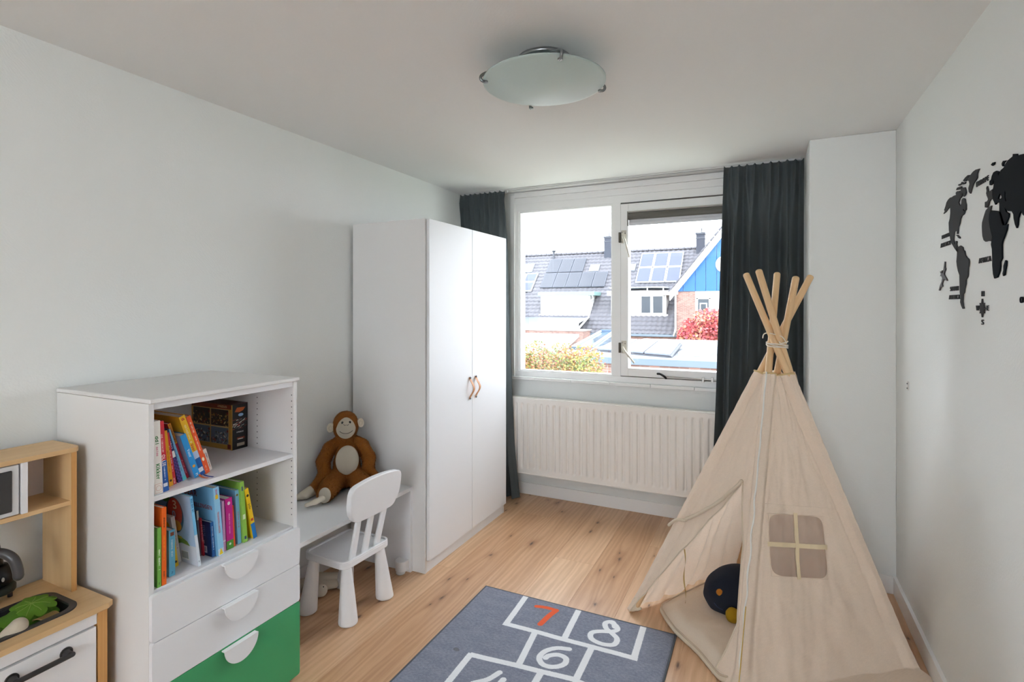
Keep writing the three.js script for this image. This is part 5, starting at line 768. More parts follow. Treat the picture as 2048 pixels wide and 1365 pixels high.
// ================= world map on the right wall (outlines in metres: z along the wall, y up) =================
{
  const w = thing('world_map', 'grey and black cut-out world map with lettering, compass and plane on the right wall', 'wall decoration', [XR, 0, 0]);
  const grey_ = phy('#434445', 0.85, { specularIntensity: 0.25 }), dark_ = phy('#0f151a', 0.85, { specularIntensity: 0.25 }), brownish = std('#3a3536', 0.55);
  const land = (name, pts, m, label, th = 0.006, holes = []) => { const sh = new THREE.Shape(pts.map((p) => V2(...p))); for (const h of holes) sh.holes.push(new THREE.Path(h.map((p) => V2(...p)))); const g = extr(sh, th, 0.0003); const p = g.attributes.position; for (let i = 0; i < p.count; i++) { const z = p.getX(i), y = p.getY(i), d = p.getZ(i); p.setXYZ(i, -0.0008 - d, y, z); } g.computeVertexNormals(); const o = mesh(name, g, m, w); if (label) o.userData.label = label; return o; };
  land('continent', [[-2.557,1.87],[-2.54,1.878],[-2.548,1.883],[-2.532,1.894],[-2.519,1.907],[-2.499,1.914],[-2.476,1.917],[-2.456,1.915],[-2.433,1.916],[-2.407,1.914],[-2.411,1.923],[-2.396,1.925],[-2.371,1.921],[-2.368,1.916],[-2.354,1.918],[-2.357,1.924],[-2.337,1.926],[-2.316,1.923],[-2.309,1.915],[-2.303,1.904],[-2.313,1.895],[-2.326,1.893],[-2.333,1.897],[-2.33,1.907],[-2.34,1.905],[-2.34,1.9],[-2.354,1.896],[-2.368,1.894],[-2.382,1.882],[-2.375,1.874],[-2.364,1.867],[-2.35,1.872],[-2.347,1.885],[-2.333,1.889],[-2.316,1.883],[-2.313,1.872],[-2.306,1.862],[-2.305,1.844],[-2.316,1.842],[-2.323,1.851],[-2.337,1.85],[-2.33,1.845],[-2.316,1.84],[-2.326,1.832],[-2.347,1.83],[-2.364,1.821],[-2.371,1.806],[-2.386,1.796],[-2.391,1.772],[-2.4,1.773],[-2.398,1.785],[-2.415,1.785],[-2.427,1.785],[-2.433,1.774],[-2.437,1.756],[-2.432,1.747],[-2.426,1.736],[-2.415,1.741],[-2.411,1.749],[-2.4,1.746],[-2.404,1.737],[-2.396,1.722],[-2.382,1.709],[-2.389,1.705],[-2.407,1.714],[-2.426,1.725],[-2.449,1.74],[-2.468,1.751],[-2.479,1.777],[-2.489,1.798],[-2.492,1.826],[-2.479,1.841],[-2.473,1.86],[-2.473,1.878],[-2.481,1.885],[-2.499,1.881],[-2.528,1.873]], grey_, 'grey North America', 0.0035);
  land('island', [[-2.407,1.932],[-2.396,1.938],[-2.354,1.934],[-2.347,1.927],[-2.375,1.928]], grey_, null, 0.0035);
  land('island', [[-2.386,1.944],[-2.378,1.947],[-2.357,1.944],[-2.347,1.948],[-2.326,1.94],[-2.309,1.94],[-2.313,1.935],[-2.333,1.937],[-2.35,1.941],[-2.375,1.941]], grey_, null, 0.0035);
  land('island', [[-2.333,1.95],[-2.313,1.955],[-2.286,1.958],[-2.275,1.956],[-2.286,1.948],[-2.303,1.942],[-2.32,1.944]], grey_, null, 0.0035);
  land('island', [[-2.292,1.944],[-2.267,1.951],[-2.236,1.958],[-2.211,1.959],[-2.18,1.955],[-2.192,1.949],[-2.199,1.942],[-2.199,1.931],[-2.208,1.926],[-2.229,1.92],[-2.239,1.913],[-2.251,1.903],[-2.261,1.891],[-2.275,1.899],[-2.279,1.913],[-2.268,1.924],[-2.273,1.935]], grey_, 'grey Greenland', 0.0035);
  land('island', [[-2.411,1.77],[-2.396,1.769],[-2.368,1.758],[-2.369,1.753],[-2.386,1.758],[-2.393,1.764]], grey_, null, 0.0035);
  land('continent', [[-2.409,1.719],[-2.388,1.725],[-2.361,1.727],[-2.338,1.719],[-2.334,1.709],[-2.319,1.704],[-2.313,1.69],[-2.296,1.679],[-2.278,1.673],[-2.273,1.665],[-2.278,1.651],[-2.283,1.644],[-2.286,1.621],[-2.289,1.614],[-2.305,1.605],[-2.307,1.59],[-2.319,1.573],[-2.322,1.562],[-2.334,1.555],[-2.338,1.53],[-2.334,1.515],[-2.325,1.506],[-2.338,1.505],[-2.353,1.517],[-2.362,1.528],[-2.358,1.543],[-2.366,1.561],[-2.368,1.587],[-2.371,1.624],[-2.387,1.64],[-2.398,1.659],[-2.403,1.675],[-2.398,1.693],[-2.395,1.711]], grey_, 'grey South America', 0.0035);
  land('continent', [[-2.079,1.819],[-2.103,1.817],[-2.122,1.812],[-2.133,1.802],[-2.144,1.79],[-2.153,1.779],[-2.155,1.767],[-2.153,1.748],[-2.15,1.735],[-2.141,1.722],[-2.125,1.715],[-2.103,1.715],[-2.084,1.712],[-2.069,1.715],[-2.074,1.728],[-2.084,1.741],[-2.092,1.76],[-2.098,1.779],[-2.092,1.799]], grey_, 'grey West Africa', 0.0035);
  land('island', [[-2.129,1.839],[-2.111,1.838],[-2.103,1.843],[-2.108,1.85],[-2.116,1.858],[-2.103,1.861],[-2.095,1.865],[-2.071,1.867],[-2.069,1.851],[-2.066,1.838],[-2.084,1.839],[-2.098,1.834],[-2.103,1.825],[-2.114,1.819],[-2.13,1.823]], grey_, 'grey western Europe', 0.0035);
  land('island', [[-2.119,1.881],[-2.113,1.885],[-2.107,1.874],[-2.103,1.863],[-2.114,1.857],[-2.119,1.864],[-2.115,1.872]], grey_, 'grey Britain', 0.0035);
  land('continent', [[-2.078,1.804],[-2.052,1.799],[-2.024,1.793],[-2.006,1.789],[-1.995,1.773],[-1.982,1.756],[-1.976,1.745],[-1.959,1.746],[-1.966,1.731],[-1.982,1.714],[-1.995,1.703],[-2.,1.693],[-1.999,1.672],[-1.998,1.653],[-2.011,1.643],[-2.011,1.63],[-2.016,1.617],[-2.022,1.609],[-2.033,1.599],[-2.055,1.597],[-2.064,1.611],[-2.07,1.638],[-2.07,1.661],[-2.073,1.687],[-2.08,1.701],[-2.072,1.723],[-2.078,1.746],[-2.088,1.76],[-2.096,1.779],[-2.093,1.795]], dark_, 'black Africa', 0.0035);
  land('island', [[-1.974,1.645],[-1.967,1.642],[-1.969,1.629],[-1.977,1.615],[-1.981,1.603],[-1.99,1.601],[-1.993,1.608],[-1.987,1.618],[-1.987,1.63]], dark_, 'black Madagascar', 0.0035);
  land('continent', [[-2.092,1.885],[-2.092,1.896],[-2.079,1.899],[-2.074,1.908],[-2.061,1.916],[-2.041,1.916],[-2.021,1.909],[-2.028,1.904],[-2.023,1.898],[-2.006,1.91],[-1.985,1.912],[-1.973,1.92],[-1.955,1.926],[-1.924,1.929],[-1.922,1.935],[-1.898,1.929],[-1.896,1.923],[-1.873,1.921],[-1.849,1.917],[-1.795,1.908],[-1.766,1.895],[-1.745,1.88],[-1.725,1.856],[-1.711,1.824],[-1.731,1.806],[-1.745,1.786],[-1.766,1.77],[-1.795,1.761],[-1.803,1.749],[-1.818,1.734],[-1.829,1.722],[-1.835,1.734],[-1.849,1.752],[-1.859,1.757],[-1.869,1.769],[-1.879,1.765],[-1.89,1.752],[-1.893,1.735],[-1.899,1.727],[-1.909,1.739],[-1.917,1.756],[-1.919,1.768],[-1.93,1.778],[-1.955,1.783],[-1.973,1.793],[-1.979,1.796],[-1.969,1.782],[-1.95,1.774],[-1.953,1.765],[-1.971,1.749],[-1.99,1.743],[-1.999,1.759],[-2.016,1.787],[-2.016,1.817],[-2.036,1.821],[-2.048,1.817],[-2.056,1.827],[-2.064,1.834],[-2.069,1.851],[-2.066,1.866],[-2.061,1.871],[-2.056,1.888],[-2.061,1.895],[-2.066,1.884],[-2.082,1.882]], dark_, 'black Europe and Asia', 0.0035, [[[-2.028,1.829],[-2.021,1.838],[-2.014,1.844],[-2.005,1.838],[-1.998,1.83],[-2.006,1.826],[-2.016,1.829]],[[-1.979,1.841],[-1.973,1.843],[-1.969,1.835],[-1.971,1.825],[-1.964,1.813],[-1.973,1.813],[-1.978,1.826]]]);
  land('island', [[-2.081,1.944],[-2.069,1.947],[-2.053,1.945],[-2.058,1.939],[-2.07,1.938]], dark_, null, 0.0035);
  land('island', [[-1.999,1.928],[-1.99,1.933],[-1.969,1.929],[-1.978,1.928],[-1.987,1.926],[-1.992,1.918],[-1.998,1.922]], dark_, null, 0.0035);
  land('airplane', [[-2.619,1.577],[-2.605,1.593],[-2.581,1.609],[-2.573,1.623],[-2.585,1.632],[-2.6,1.632],[-2.59,1.64],[-2.6,1.65],[-2.585,1.647],[-2.576,1.653],[-2.576,1.643],[-2.564,1.64],[-2.554,1.662],[-2.545,1.685],[-2.536,1.683],[-2.54,1.661],[-2.531,1.657],[-2.536,1.651],[-2.543,1.648],[-2.552,1.638],[-2.538,1.628],[-2.52,1.619],[-2.511,1.61],[-2.529,1.613],[-2.552,1.619],[-2.566,1.611],[-2.576,1.6],[-2.571,1.592],[-2.583,1.589],[-2.59,1.591],[-2.608,1.576]], brownish, 'grey aeroplane silhouette', 0.0035);
  land('compass_star', [[-2.155,1.537],[-2.151,1.521],[-2.138,1.524],[-2.141,1.518],[-2.136,1.508],[-2.123,1.507],[-2.136,1.505],[-2.14,1.496],[-2.138,1.492],[-2.15,1.491],[-2.155,1.479],[-2.16,1.491],[-2.174,1.491],[-2.17,1.497],[-2.173,1.505],[-2.192,1.507],[-2.173,1.509],[-2.17,1.518],[-2.174,1.524],[-2.16,1.522]], grey_, 'grey compass star', 0.004);
  const font = await new FontLoader().loadAsync('fonts/droid/droid_sans_bold.typeface.json');
  const word = (t, z0, z1, y, h, m = grey_) => { const g = new TextGeometry(t, { font, size: h * 1.0, depth: 0.004, curveSegments: 5, bevelEnabled: false }); g.computeBoundingBox(); const b = g.boundingBox, k = (z1 - z0) / (b.max.x - b.min.x), ky = h / (b.max.y - b.min.y), p = g.attributes.position;
    for (let i = 0; i < p.count; i++) { const x = (p.getX(i) - b.min.x) * k, yy = (p.getY(i) - b.min.y) * ky, d = p.getZ(i); p.setXYZ(i, -0.0006 - d * 0.6, y + yy, z0 + x); } g.computeVertexNormals(); const o = mesh('lettering', g, m, w); o.userData.label = 'lettering ' + t; };
  word('EUROPE', -2.212, -2.107, 1.902, 0.0165); word('NORTH', -2.586, -2.494, 1.7755, 0.0145); word('AMERICA', -2.602, -2.48, 1.743, 0.0165); word('AFRICA', -2.19, -2.088, 1.6515, 0.0165); word('SOUTH', -2.483, -2.389, 1.57, 0.0165); word('AMERICA', -2.497, -2.374, 1.5395, 0.016);
  word('N', -2.165, -2.144, 1.545, 0.0165); word('S', -2.166, -2.147, 1.455, 0.0165); word('W', -2.214, -2.187, 1.5, 0.016); word('E', -2.121, -2.106, 1.5, 0.016); word('OCEANIA', -1.884, -1.755, 1.522, 0.017, dark_); word('ASIA', -1.856, -1.79, 1.68, 0.017, dark_);
}
// ================= outside: gardens, row of houses across =================
const ZG = -30.1; // gutter line of the houses opposite; roofs rise 1:1 behind it
struct('ground_outside', bx(-60, -3.1, -80, 40, -2.9, ZB - 1.0, 0), std('#8a8d7c', 0.95));
T.brick = canvasTex(512, 512, (g, w, h) => { fillR(g, '#857a72', 0, 0, w, h); const sv = _s; _s = 5; for (let r = 0; r < 16; r++) for (let c = -1; c < 5; c++) { const k = rnd(-18, 18); g.fillStyle = 'rgb(' + [118 + k, 86 + k * 0.8, 78 + k * 0.7].map(Math.round) + ')'; g.fillRect(c * 128 + (r % 2) * 64 + 4, r * 32 + 3, 120, 26); } _s = sv; });
const brick = std('#ffffff', 0.9, { map: rep(T.brick, 1.1, 1 / 1.0) });
const out = { white: std('#bdbdba', 0.6), roofW: std('#c4c4c0', 0.8), grey: std('#6f757c', 0.7), zinc: std('#56636f', 0.5), tile: std('#4b4b50', 0.85), dark: std('#2c3038', 0.6) };
const roofAt = (x, y, lift = 0) => V(x, y + lift * 0.707, ZG - y + lift * 0.707);
{ // houses opposite
  const h = thing('row_house', 'row of houses opposite with a long grey tiled roof and chimneys', 'building');
  const x0 = -24, x1 = 6, yR = 5.2;
  mesh('brick_wall', bx(x0, -2.9, ZG - 9, x1, -0.15, ZG + 0.0, 0), brick, h);
  // tiles: rolls across, stepped rows
  const rows = 22, cols = Math.round((x1 - x0) / 0.3), per = 6, g = patch((u, v) => { const x = lerp(x0, x1, u), k = v * rows, r = Math.floor(Math.min(k, rows - 0.0001)), fr = k - r, y = -0.05 + v * (yR + 0.05); return roofAt(x, y, 0.075 * (1 - fr) + 0.02 * Math.sin((x / 0.3) * 2 * PI)); }, cols * per, rows * 8);
  mesh('roof_tiles', g, out.tile, h).userData.kind = 'stuff';
  mesh('roof_back', patch((u, v) => V(lerp(x0, x1, u), lerp(yR, -0.05, v), ZG - yR - (v * (yR + 0.05))), 1, 1), out.tile, h);
  const rd = []; for (let x = x0; x < x1; x += 0.38) rd.push(new THREE.CylinderGeometry(0.12, 0.14, 0.36, 10, 1, false, 0, PI).rotateZ(PI / 2).rotateX(0).translate(x + 0.19, yR + 0.0, ZG - yR)); const rm = mesh('ridge_tiles', rd, out.tile, h); rm.userData.kind = 'stuff';
  mesh('gutter', [bx(x0, -0.16, ZG + 0.0, -4.35, -0.02, ZG + 0.16, 0.03)], out.zinc, h);
  for (const [x, y, w, top] of [[-9.56, 4.75, 0.46, 6.25], [-3.66, 4.75, 0.5, 6.15]]) { const z = ZG - y - 0.2; const c = mesh('chimney', [bx(x - w / 2, y - 0.6, z - 0.35, x + w / 2, top, z + 0.25, 0.01)], std('#2a2e38', 0.85), h); mesh('chimney_band', [bx(x - w / 2 - 0.04, top - 0.12, z - 0.39, x + w / 2 + 0.04, top, z + 0.29, 0.01), bx(x - w / 2 - 0.02, top - 0.4, z - 0.37, x + w / 2 + 0.02, top - 0.32, z + 0.27, 0.01)], out.dark, c); mesh('chimney_cap', [new THREE.CylinderGeometry(0.03, 0.03, 0.3, 8).translate(x + 0.06, top + 0.15, z)], out.dark, c); }
  mesh('vent_pipe', [new THREE.CylinderGeometry(0.07, 0.07, 0.7, 12).translate(-13.45, 5.05, ZG - 4.85), new THREE.CylinderGeometry(0.16, 0.1, 0.12, 12).translate(-13.45, 5.4, ZG - 4.85), new THREE.CylinderGeometry(0.1, 0.2, 0.12, 12).translate(-13.45, 4.78, ZG - 4.8)], out.dark, h);
  for (const [a, b, y0, y1] of [[-15.72, -14.7, 3.85, 4.45], [-10.55, -9.9, 3.78, 4.24], [-8.1, -7.5, 3.75, 4.18]]) { const q = (x, y, l) => roofAt(x, y, l); const box = (xa, xb, ya, yb, l0, l1) => { const g = new THREE.BoxGeometry(1, 1, 1), p = g.attributes.position; for (let i = 0; i < p.count; i++) { const v = q(p.getX(i) < 0 ? xa : xb, p.getY(i) < 0 ? ya : yb, p.getZ(i) < 0 ? l0 : l1); p.setXYZ(i, v.x, v.y, v.z); } g.computeVertexNormals(); return g; }; const w = mesh('skylight', box(a, b, y0, y1, 0.02, 0.13), out.grey, h); mesh('skylight_pane', box(a + 0.06, b - 0.06, y0 + 0.05, y1 - 0.05, 0.131, 0.14), phy('#e4ecf2', 0.08, { clearcoat: 1 }), w); }
}
const roofBox = (xa, xb, ya, yb, l0, l1, skew = 0) => { const g = new THREE.BoxGeometry(1, 1, 1), p = g.attributes.position; for (let i = 0; i < p.count; i++) { const up = p.getY(i) < 0 ? 0 : 1, v = roofAt((p.getX(i) < 0 ? xa : xb) + skew * up, up ? yb : ya, p.getZ(i) < 0 ? l0 : l1); p.setXYZ(i, v.x, v.y, v.z); } g.computeVertexNormals(); return g; };
{ // solar arrays
  T.cell = canvasTex(128, 256, (g, w, h) => { fillR(g, '#5b6b96', 0, 0, w, h); for (let i = 0; i < 6; i++) { fillR(g, '#7482aa', i * (w / 6), 0, 2, h); } for (let j = 0; j < 10; j++) fillR(g, '#6a79a4', 0, j * (h / 10), w, 1); });
  const cell = phy('#74788e', 0.45, { map: T.cell }), black = phy('#2c3038', 0.7), frame = std('#b4b8c0', 0.5), frameD = std('#363b45', 0.6);
  const array = (label, list, m, fr) => { const a = thing('solar_array', label, 'solar panels', [0, 0, 0], 0); for (const [xa, xb, ya, yb] of list) { const p = mesh('solar_panel', roofBox(xa + 0.02, xb - 0.02, ya + 0.02, yb - 0.02, 0.1, 0.16), fr, a); mesh('cells', roofBox(xa + 0.07, xb - 0.07, ya + 0.06, yb - 0.06, 0.161, 0.168), m, p); } return a; };
  const grid = (xs, ys) => xs.slice(1).flatMap((x, i) => ys.slice(1).map((y, j) => [xs[i], x, ys[j], y]));
  array('dark solar panels in two rows on the roof above the shuttered dormer', [...grid([-13.6, -12.7, -11.82, -10.95], [3.74, 4.74]), ...grid([-13.6, -12.7, -11.82, -10.93, -10.05, -9.17], [2.68, 3.71])], black, frameD);
  array('four white-framed solar panels at the left edge of the window view', grid([-15.85, -14.98, -14.1], [2.44, 3.1, 3.74]), cell, frame);
  array('six blue white-framed solar panels on the roof left of the blue gable', grid([-7.3, -6.4, -5.5, -4.62], [2.9, 3.9, 4.9]), cell, frame);
}
function dormer(label, x0, x1, y0, yT, zF, parts) { const d = thing('dormer', label, 'dormer'); mesh('dormer_body', bx(x0, y0, ZG - yT - 0.2, x1, yT, zF, 0), std('#a9a9a6', 0.7), d); parts(d); return d; }
dormer('white dormer with closed roller shutter and pale green fascia', -12.85, -9.6, 1.0, 2.3, ZG - 0.98, (d) => {
  const z = ZG - 0.98; mesh('fascia', bx(-13.0, 2.2, z - 1.4, -9.3, 2.42, z + 0.14, 0.01), std('#5f7d79', 0.6), d);
  mesh('roller_shutter', bx(-12.7, 1.06, z, -9.75, 2.06, z + 0.05, 0.01), std('#f0f0ee', 0.6), d); mesh('shutter_box', bx(-12.75, 2.04, z, -9.7, 2.19, z + 0.12, 0.01), std('#f2f2f0', 0.6), d); mesh('sill', bx(-12.95, 0.96, z - 0.1, -9.6, 1.05, z + 0.1, 0.01), out.white, d); mesh('downpipe', tube([[-9.45, 2.2, z + 0.05], [-9.42, 2.0, z], [-9.6, 1.9, z - 0.1]], 0.04, 16, 8), out.white, d); });
dormer('white dormer with two dark windows beside the blue gable house', -8.3, -5.1, 0.95, 2.3, ZG - 0.92, (d) => {
  const z = ZG - 0.92; mesh('fascia', bx(-8.5, 2.18, z - 1.4, -4.88, 2.44, z + 0.14, 0.01), std('#f0f0ec', 0.6), d);
  mesh('skirt_panel', bx(-8.3, 0.9, z, -5.0, 1.08, z + 0.03, 0.01), out.white, d);
  for (const [a, b] of [[-6.52, -5.95], [-5.86, -5.27]]) { const w = mesh('window_frame', [bx(a - 0.05, 1.1, z, a + 0.03, 2.17, z + 0.05), bx(b - 0.03, 1.1, z, b + 0.05, 2.17, z + 0.05), bx(a, 1.1, z, b, 1.16, z + 0.05), bx(a, 2.11, z, b, 2.17, z + 0.05)], out.white, d); mesh('window_pane', bx(a + 0.02, 1.15, z, b - 0.02, 2.12, z + 0.02, 0), phy('#1a2630', 0.4), w); }
  mesh('lean_glass', [bx(-8.4, 2.62, z - 1.6, -5.2, 2.66, z + 0.05, 0.01), ...[-8.2, -7.2, -6.2, -5.3].map((x) => bx(x, 2.44, z - 0.1, x + 0.06, 2.62, z, 0.005))], std('#c6d2d8', 0.3), d); });
{ // gable house
  const h = thing('gable_house', 'brick house with bright blue clad gable and white barge board', 'building'), z = ZG + 0.5, xp = -0.75, yp = 6.85, xe = -4.35, ye = 2.34;
  mesh('brick_wall', bx(xe + 0.02, -2.9, z - 6, 2.8, 2.36, z, 0), brick, h);
  const blue = std('#144e86', 0.7), slope = (x) => ye + ((x - xe) / (xp - xe)) * (yp - ye);
  const ed = [-4.35, -3.98, -3.35, -2.83, -2.3, -1.78, -1.26, -0.75];
  for (let i = 0; i < ed.length - 1; i++) { const a = ed[i] + 0.012, b = ed[i + 1] - 0.012, y0 = 2.34; mesh('cladding_panel', extr([[a, y0], [b, y0], [b, Math.max(y0 + 0.01, slope(b) - 0.12)], [a, Math.max(y0 + 0.005, slope(a) - 0.12)]], 0.05, 0).translate(0, 0, z), blue, h); }
  mesh('cladding_panel', extr([[-0.73, 2.34], [2.8, 2.34], [-0.73, 6.7]], 0.05, 0).translate(0, 0, z), blue, h);
  const s = (yp - ye) / (xp - xe), bar = (d0, d1, zz0, zz1) => extr([[xe - 0.3, ye - 0.3 * s + d0], [xp, yp + d0], [xp, yp + d1], [xe - 0.3, ye - 0.3 * s + d1]], zz1 - zz0, 0).translate(0, 0, zz0);
  mesh('barge_board', [bar(-0.12, 0.32, z + 0.05, z + 0.28), bx(xe - 0.34, ye - 0.18, z - 0.2, xe + 0.1, ye + 0.05, z + 0.31, 0.01)], std('#f1f1ee', 0.6), h);
  const vt = []; for (let i = 0; i < 18; i++) { const x = xe - 0.25 + i * 0.21, y = slope(x) + 0.34; vt.push(new THREE.BoxGeometry(0.3, 0.07, 0.5).rotateZ(Math.atan(s) - 0.12).translate(x, y + 0.06, z + 0.1)); } mesh('verge_tiles', vt, out.tile, h).userData.kind = 'stuff';
  mesh('roof_slope', [extr([[xe - 0.3, ye - 0.3 * s + 0.3], [xp, yp + 0.3], [xp, yp + 0.36], [xe - 0.3, ye - 0.3 * s + 0.36]], 6, 0).translate(0, 0, z - 6)], out.tile, h);
  mesh('downpipe', tube([[xe - 0.02, 2.2, z + 0.06], [xe - 0.02, 0.6, z + 0.06], [xe - 0.02, 0.3, z + 0.08], [xe - 0.14, -0.05, z - 0.2]], 0.05, 24, 10), out.white, h);
  mesh('white_panel', bx(-3.36, 1.0, z, -1.2, 2.33, z + 0.04, 0.005), out.white, h);
  const w = mesh('window_frame', [bx(-3.3, 1.05, z + 0.04, -3.22, 1.98, z + 0.08), bx(-2.68, 1.05, z + 0.04, -2.6, 1.98, z + 0.08), bx(-3.3, 1.92, z + 0.04, -2.6, 1.99, z + 0.08), bx(-3.3, 1.03, z + 0.04, -2.6, 1.1, z + 0.08)], out.white, h); mesh('window_pane', bx(-3.24, 1.08, z + 0.03, -2.66, 1.94, z + 0.055, 0), phy('#1c2830', 0.4), w); mesh('window_sash', [bx(-3.14, 1.08, z + 0.055, -3.08, 1.7, z + 0.07), bx(-2.82, 1.08, z + 0.055, -2.76, 1.7, z + 0.07), bx(-3.14, 1.66, z + 0.055, -2.76, 1.72, z + 0.07)], std('#b8c6cc', 0.5), w);
  mesh('round_vent', [new THREE.CylinderGeometry(0.42, 0.42, 0.06, 40).rotateX(PI / 2).translate(-1.9, 3.72, z + 0.08), new THREE.TorusGeometry(0.4, 0.05, 10, 40).translate(-1.9, 3.72, z + 0.1)], out.white, h);
}
// leaf clusters: small bent leaves scattered through a rounded crown
function crown(parent, blobs, n, leafSize, cols, seed) {
  const lg = patch((u, v) => { const x = (u - 0.5) * (1 - Math.abs(v - 0.45) * 1.2); return V(x, 0.12 * Math.sin(v * 3) - 0.15 * x * x, v - 0.5); }, 2, 3).scale(leafSize, leafSize, leafSize);
  const im = new THREE.InstancedMesh(lg, phy('#ffffff', 0.8, { side: THREE.DoubleSide, transmission: 0.3, thickness: 0 }), n), sv = _s; _s = seed; const m = new THREE.Matrix4(), q = new THREE.Quaternion(), e = new THREE.Euler(), c = new THREE.Color();
  for (let i = 0; i < n; i++) { const b = blobs[Math.floor(rnd(blobs.length))]; let x, y, z, d; do { x = rnd(-1, 1); y = rnd(-1, 1); z = rnd(-1, 1); d = x * x + y * y + z * z; } while (d > 1 || d < 0.25 * rnd()); e.set(rnd(7), rnd(7), rnd(7)); q.setFromEuler(e); const s = rnd(0.7, 1.4); m.compose(V(b[0] + x * b[3], b[1] + y * (b[4] ?? b[3]), b[2] + z * b[3]), q, V(s, s, s)); im.setMatrixAt(i, m); const k = clamp(n3(b[0] * 2 + x * 1.5, b[1] + y * 1.5, seed) + 0.5 + rnd(-0.3, 0.3), 0, 0.999); c.set(cols[Math.floor(k * cols.length)]); im.setColorAt(i, c); }
  _s = sv; im.name = numbered('foliage'); im.userData.kind = 'stuff'; parent.add(im); return im;
}
const bark = std('#5a4a3c', 0.9);
{ const t = thing('autumn_tree', 'red autumn tree in front of the brick gable house', 'tree'); crown(t, [[-2.5, 0.7, -26.6, 0.75], [-3.1, 0.3, -26.6, 0.7], [-2.0, 0.6, -26.6, 0.85], [-2.6, 0.0, -26.4, 0.9], [-1.6, 0.2, -26.5, 0.9], [-3.4, 0.0, -26.7, 0.5]], 6500, 0.1, ['#a0383c', '#ad4a48', '#b85a5c', '#b0744e', '#983248', '#bc7c6a'], 5); mesh('trunk', [rod(V(-2.4, -2.9, -26.6), V(-2.45, 0.4, -26.6), 0.12, 0.06), rod(V(-2.42, -0.8, -26.6), V(-3.0, 0.3, -26.6), 0.06, 0.03), rod(V(-2.42, -0.6, -26.6), V(-1.9, 0.6, -26.6), 0.06, 0.03)], bark, t); }
{ const t = thing('garden_shrub', 'yellow and orange autumn shrub just below the left window pane', 'shrub'); const B = []; for (let i = 0; i < 9; i++) B.push([-4.2 + i * 0.165, 0.42 + 0.1 * Math.sin(i * 1.7), -9.3 + 0.2 * Math.cos(i * 2.3), 0.34, 0.36]); B.push([-4.1, 0.1, -9.3, 0.5], [-3.5, 0.05, -9.2, 0.5], [-2.95, 0.0, -9.25, 0.32, 0.36]); crown(t, B, 9000, 0.034, ['#5a6a30', '#727432', '#8a823e', '#927434', '#905f38', '#8a5444', '#667548'], 9); mesh('trunk', [rod(V(-3.4, -2.9, -9.3), V(-3.4, -0.2, -9.3), 0.06, 0.04), rod(V(-3.4, -0.8, -9.3), V(-4.0, 0.2, -9.3), 0.035, 0.02), rod(V(-3.4, -0.8, -9.3), V(-2.9, 0.2, -9.3), 0.035, 0.02)], bark, t); }
{ // rear extension with flat roof straight behind the garden
  const e = thing('garden_extension', 'brick garden extension with grey flat roof and metal edge', 'building'), y = 0.25;
  mesh('brick_wall', bx(-4.6, -2.9, -18.2, 3, y - 0.12, -12.85, 0), brick, e); mesh('roof_edge', [bx(-4.65, y - 0.13, -12.9, 3.05, y + 0.03, -12.7, 0.01), bx(-4.65, y - 0.13, -18.3, -4.45, y + 0.03, -12.7, 0.01)], std('#465360', 0.5), e); mesh('roof_deck', bx(-4.6, y - 0.05, -18.2, 3, y, -12.8, 0), std('#50575e', 0.8), e);
  mesh('rear_coping', [bx(-3.9, y, -18.9, 3, y + 0.07, -17.9, 0.01), bx(-3.9, y + 0.07, -19.0, 3, y + 0.13, -18.6, 0.01)], std('#aab2ba', 0.6), e);
}
{ // panels lying on the extension roof
  const a = thing('solar_array', 'large pale solar panels lying on the flat extension roof', 'solar panels'); const P = (u, v, l) => { const A = V(-4.45, 0.42, -17.6), B = V(-2.3, 0.42, -16.6), C = V(-2.12, 0.3, -13.5), D = V(-4.3, 0.3, -14.6); const p = A.clone().lerp(B, u).lerp(D.clone().lerp(C, u), v); p.y += l; return p; };
  for (let i = 0; i < 3; i++) { const u0 = i / 3 + 0.008, u1 = (i + 1) / 3 - 0.008, g = new THREE.BoxGeometry(1, 1, 1), p = g.attributes.position; for (let k = 0; k < p.count; k++) { const q = P(p.getX(k) < 0 ? u0 : u1, p.getZ(k) < 0 ? 0 : 1, p.getY(k) < 0 ? 0 : 0.04); p.setXYZ(k, q.x, q.y, q.z); } g.computeVertexNormals(); mesh('solar_panel', g, phy('#5e646f', 0.5), a); }
  mesh('mounting_rail', [rod(P(0.995, 0, -0.05), P(0.995, 1, -0.05), 0.05, 0.05, 8), rod(P(0, 0.99, -0.04), P(1, 0.99, -0.04), 0.03, 0.03, 8)], out.dark, a);
}
{ const o = thing('roof_dome', 'white pyramid skylight dome on the flat extension roof', 'skylight', [-1.66, 0.25, -15.2]); mesh('kerb', bx(-0.38, 0, -1.0, 0.38, 0.09, 1.0, 0.01), std('#c9d2d8', 0.5), o); mesh('dome', new THREE.ConeGeometry(0.5, 0.28, 4, 1).rotateY(PI / 4).scale(1, 1, 2.5).translate(0, 0.22, 0), std('#f0f2f2', 0.4), o); mesh('brace', rod(V(0.55, 0.02, 0.6), V(0.75, 0.3, -1.4), 0.025, 0.025, 8), out.zinc, o); }
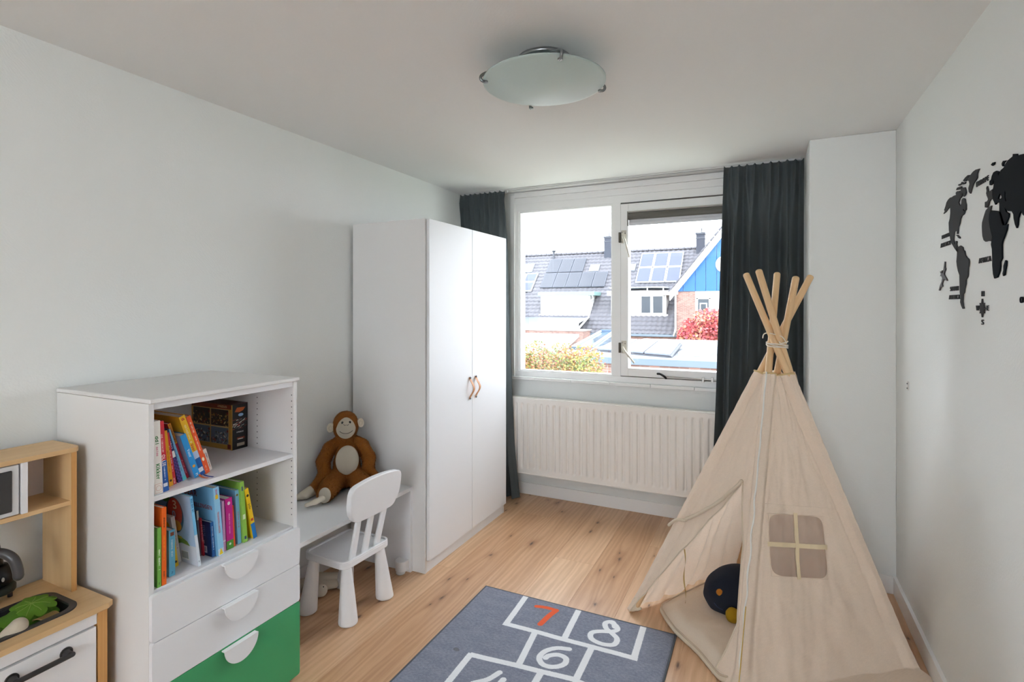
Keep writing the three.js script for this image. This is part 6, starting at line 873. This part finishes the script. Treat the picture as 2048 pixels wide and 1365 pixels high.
{ const o = thing('flat_canopy', 'white flat roof behind the autumn shrub', 'roof'); const p = [[-16, -23.1], [-7.7, -23.2], [-5.62, -15.4], [-12, -14.6]]; mesh('deck', extr(p.map(([x, z]) => [x, -z]), 0.12, 0).rotateX(-PI / 2).translate(0, 0.13, 0), out.roofW, o); mesh('wall', bx(-12, -2.9, -23, -7.7, 0.13, -16, 0), brick, o); mesh('front_ledge', bx(-9, 0.02, -15.3, -4.75, 0.2, -14.5, 0.01), out.roofW, o); }
{ const o = thing('lean_to', 'grey glazed lean-to below the left part of the tiled roof', 'lean-to'); mesh('brick_parapet', bx(-22, -2.9, -27.2, -8.4, 0.26, -25.9, 0), brick, o); mesh('coping', bx(-22, 0.26, -27.3, -8.35, 0.31, -25.85, 0.01), out.white, o); mesh('glass_roof', patch((u, v) => V(lerp(-22, -9.0, u) + (v < 0.5 ? 0 : -0.6 * u), lerp(0.3, 0.86, v), lerp(-27, -30.85, v)), 6, 2), phy('#565e68', 0.3, { clearcoat: 0.2, side: THREE.DoubleSide }), o); mesh('glazing_bar', [[-9.0, -9.6], [-13.4, -13.9]].map(([a, b]) => rod(V(a, 0.34, -27), V(b, 0.9, -30.8), 0.05, 0.05, 8)), out.white, o); }
{ const o = thing('veranda', 'slate blue glazed veranda between the white flat roof and the extension', 'veranda'); const x0 = -6.05, x1 = -4.8; mesh('frame', [bx(x0, 0.02, -17.6, x1, 0.14, -17.4, 0.01), bx(x0 - 1.05, 0.26, -24.9, x1 - 1.2, 0.42, -24.6, 0.01), bx(x0 - 0.05, -0.2, -17.65, x0 + 0.05, 0.1, -17.4, 0.01)], std('#344a60', 0.5), o); mesh('rafter', [[-6.05, -7.1], [-5.4, -6.5], [-4.8, -6.0]].map(([a, b]) => rod(V(a, 0.12, -17.5), V(b, 0.34, -24.7), 0.05, 0.05, 8)), std('#b7c8d6', 0.4), o); mesh('glass_roof', patch((u, v) => V(lerp(-6.05, -4.8, u) + v * lerp(-1.05, -1.2, u), lerp(0.08, 0.3, v), lerp(-17.5, -24.7, v)), 2, 2), phy('#4e616e', 0.1, { clearcoat: 0.5, side: THREE.DoubleSide }), o); mesh('front_glass', bx(x0, -2.9, -17.55, x1, 0.02, -17.5, 0), phy('#6e8496', 0.15, { clearcoat: 1 }), o); }
renderer.render(scene, camera);
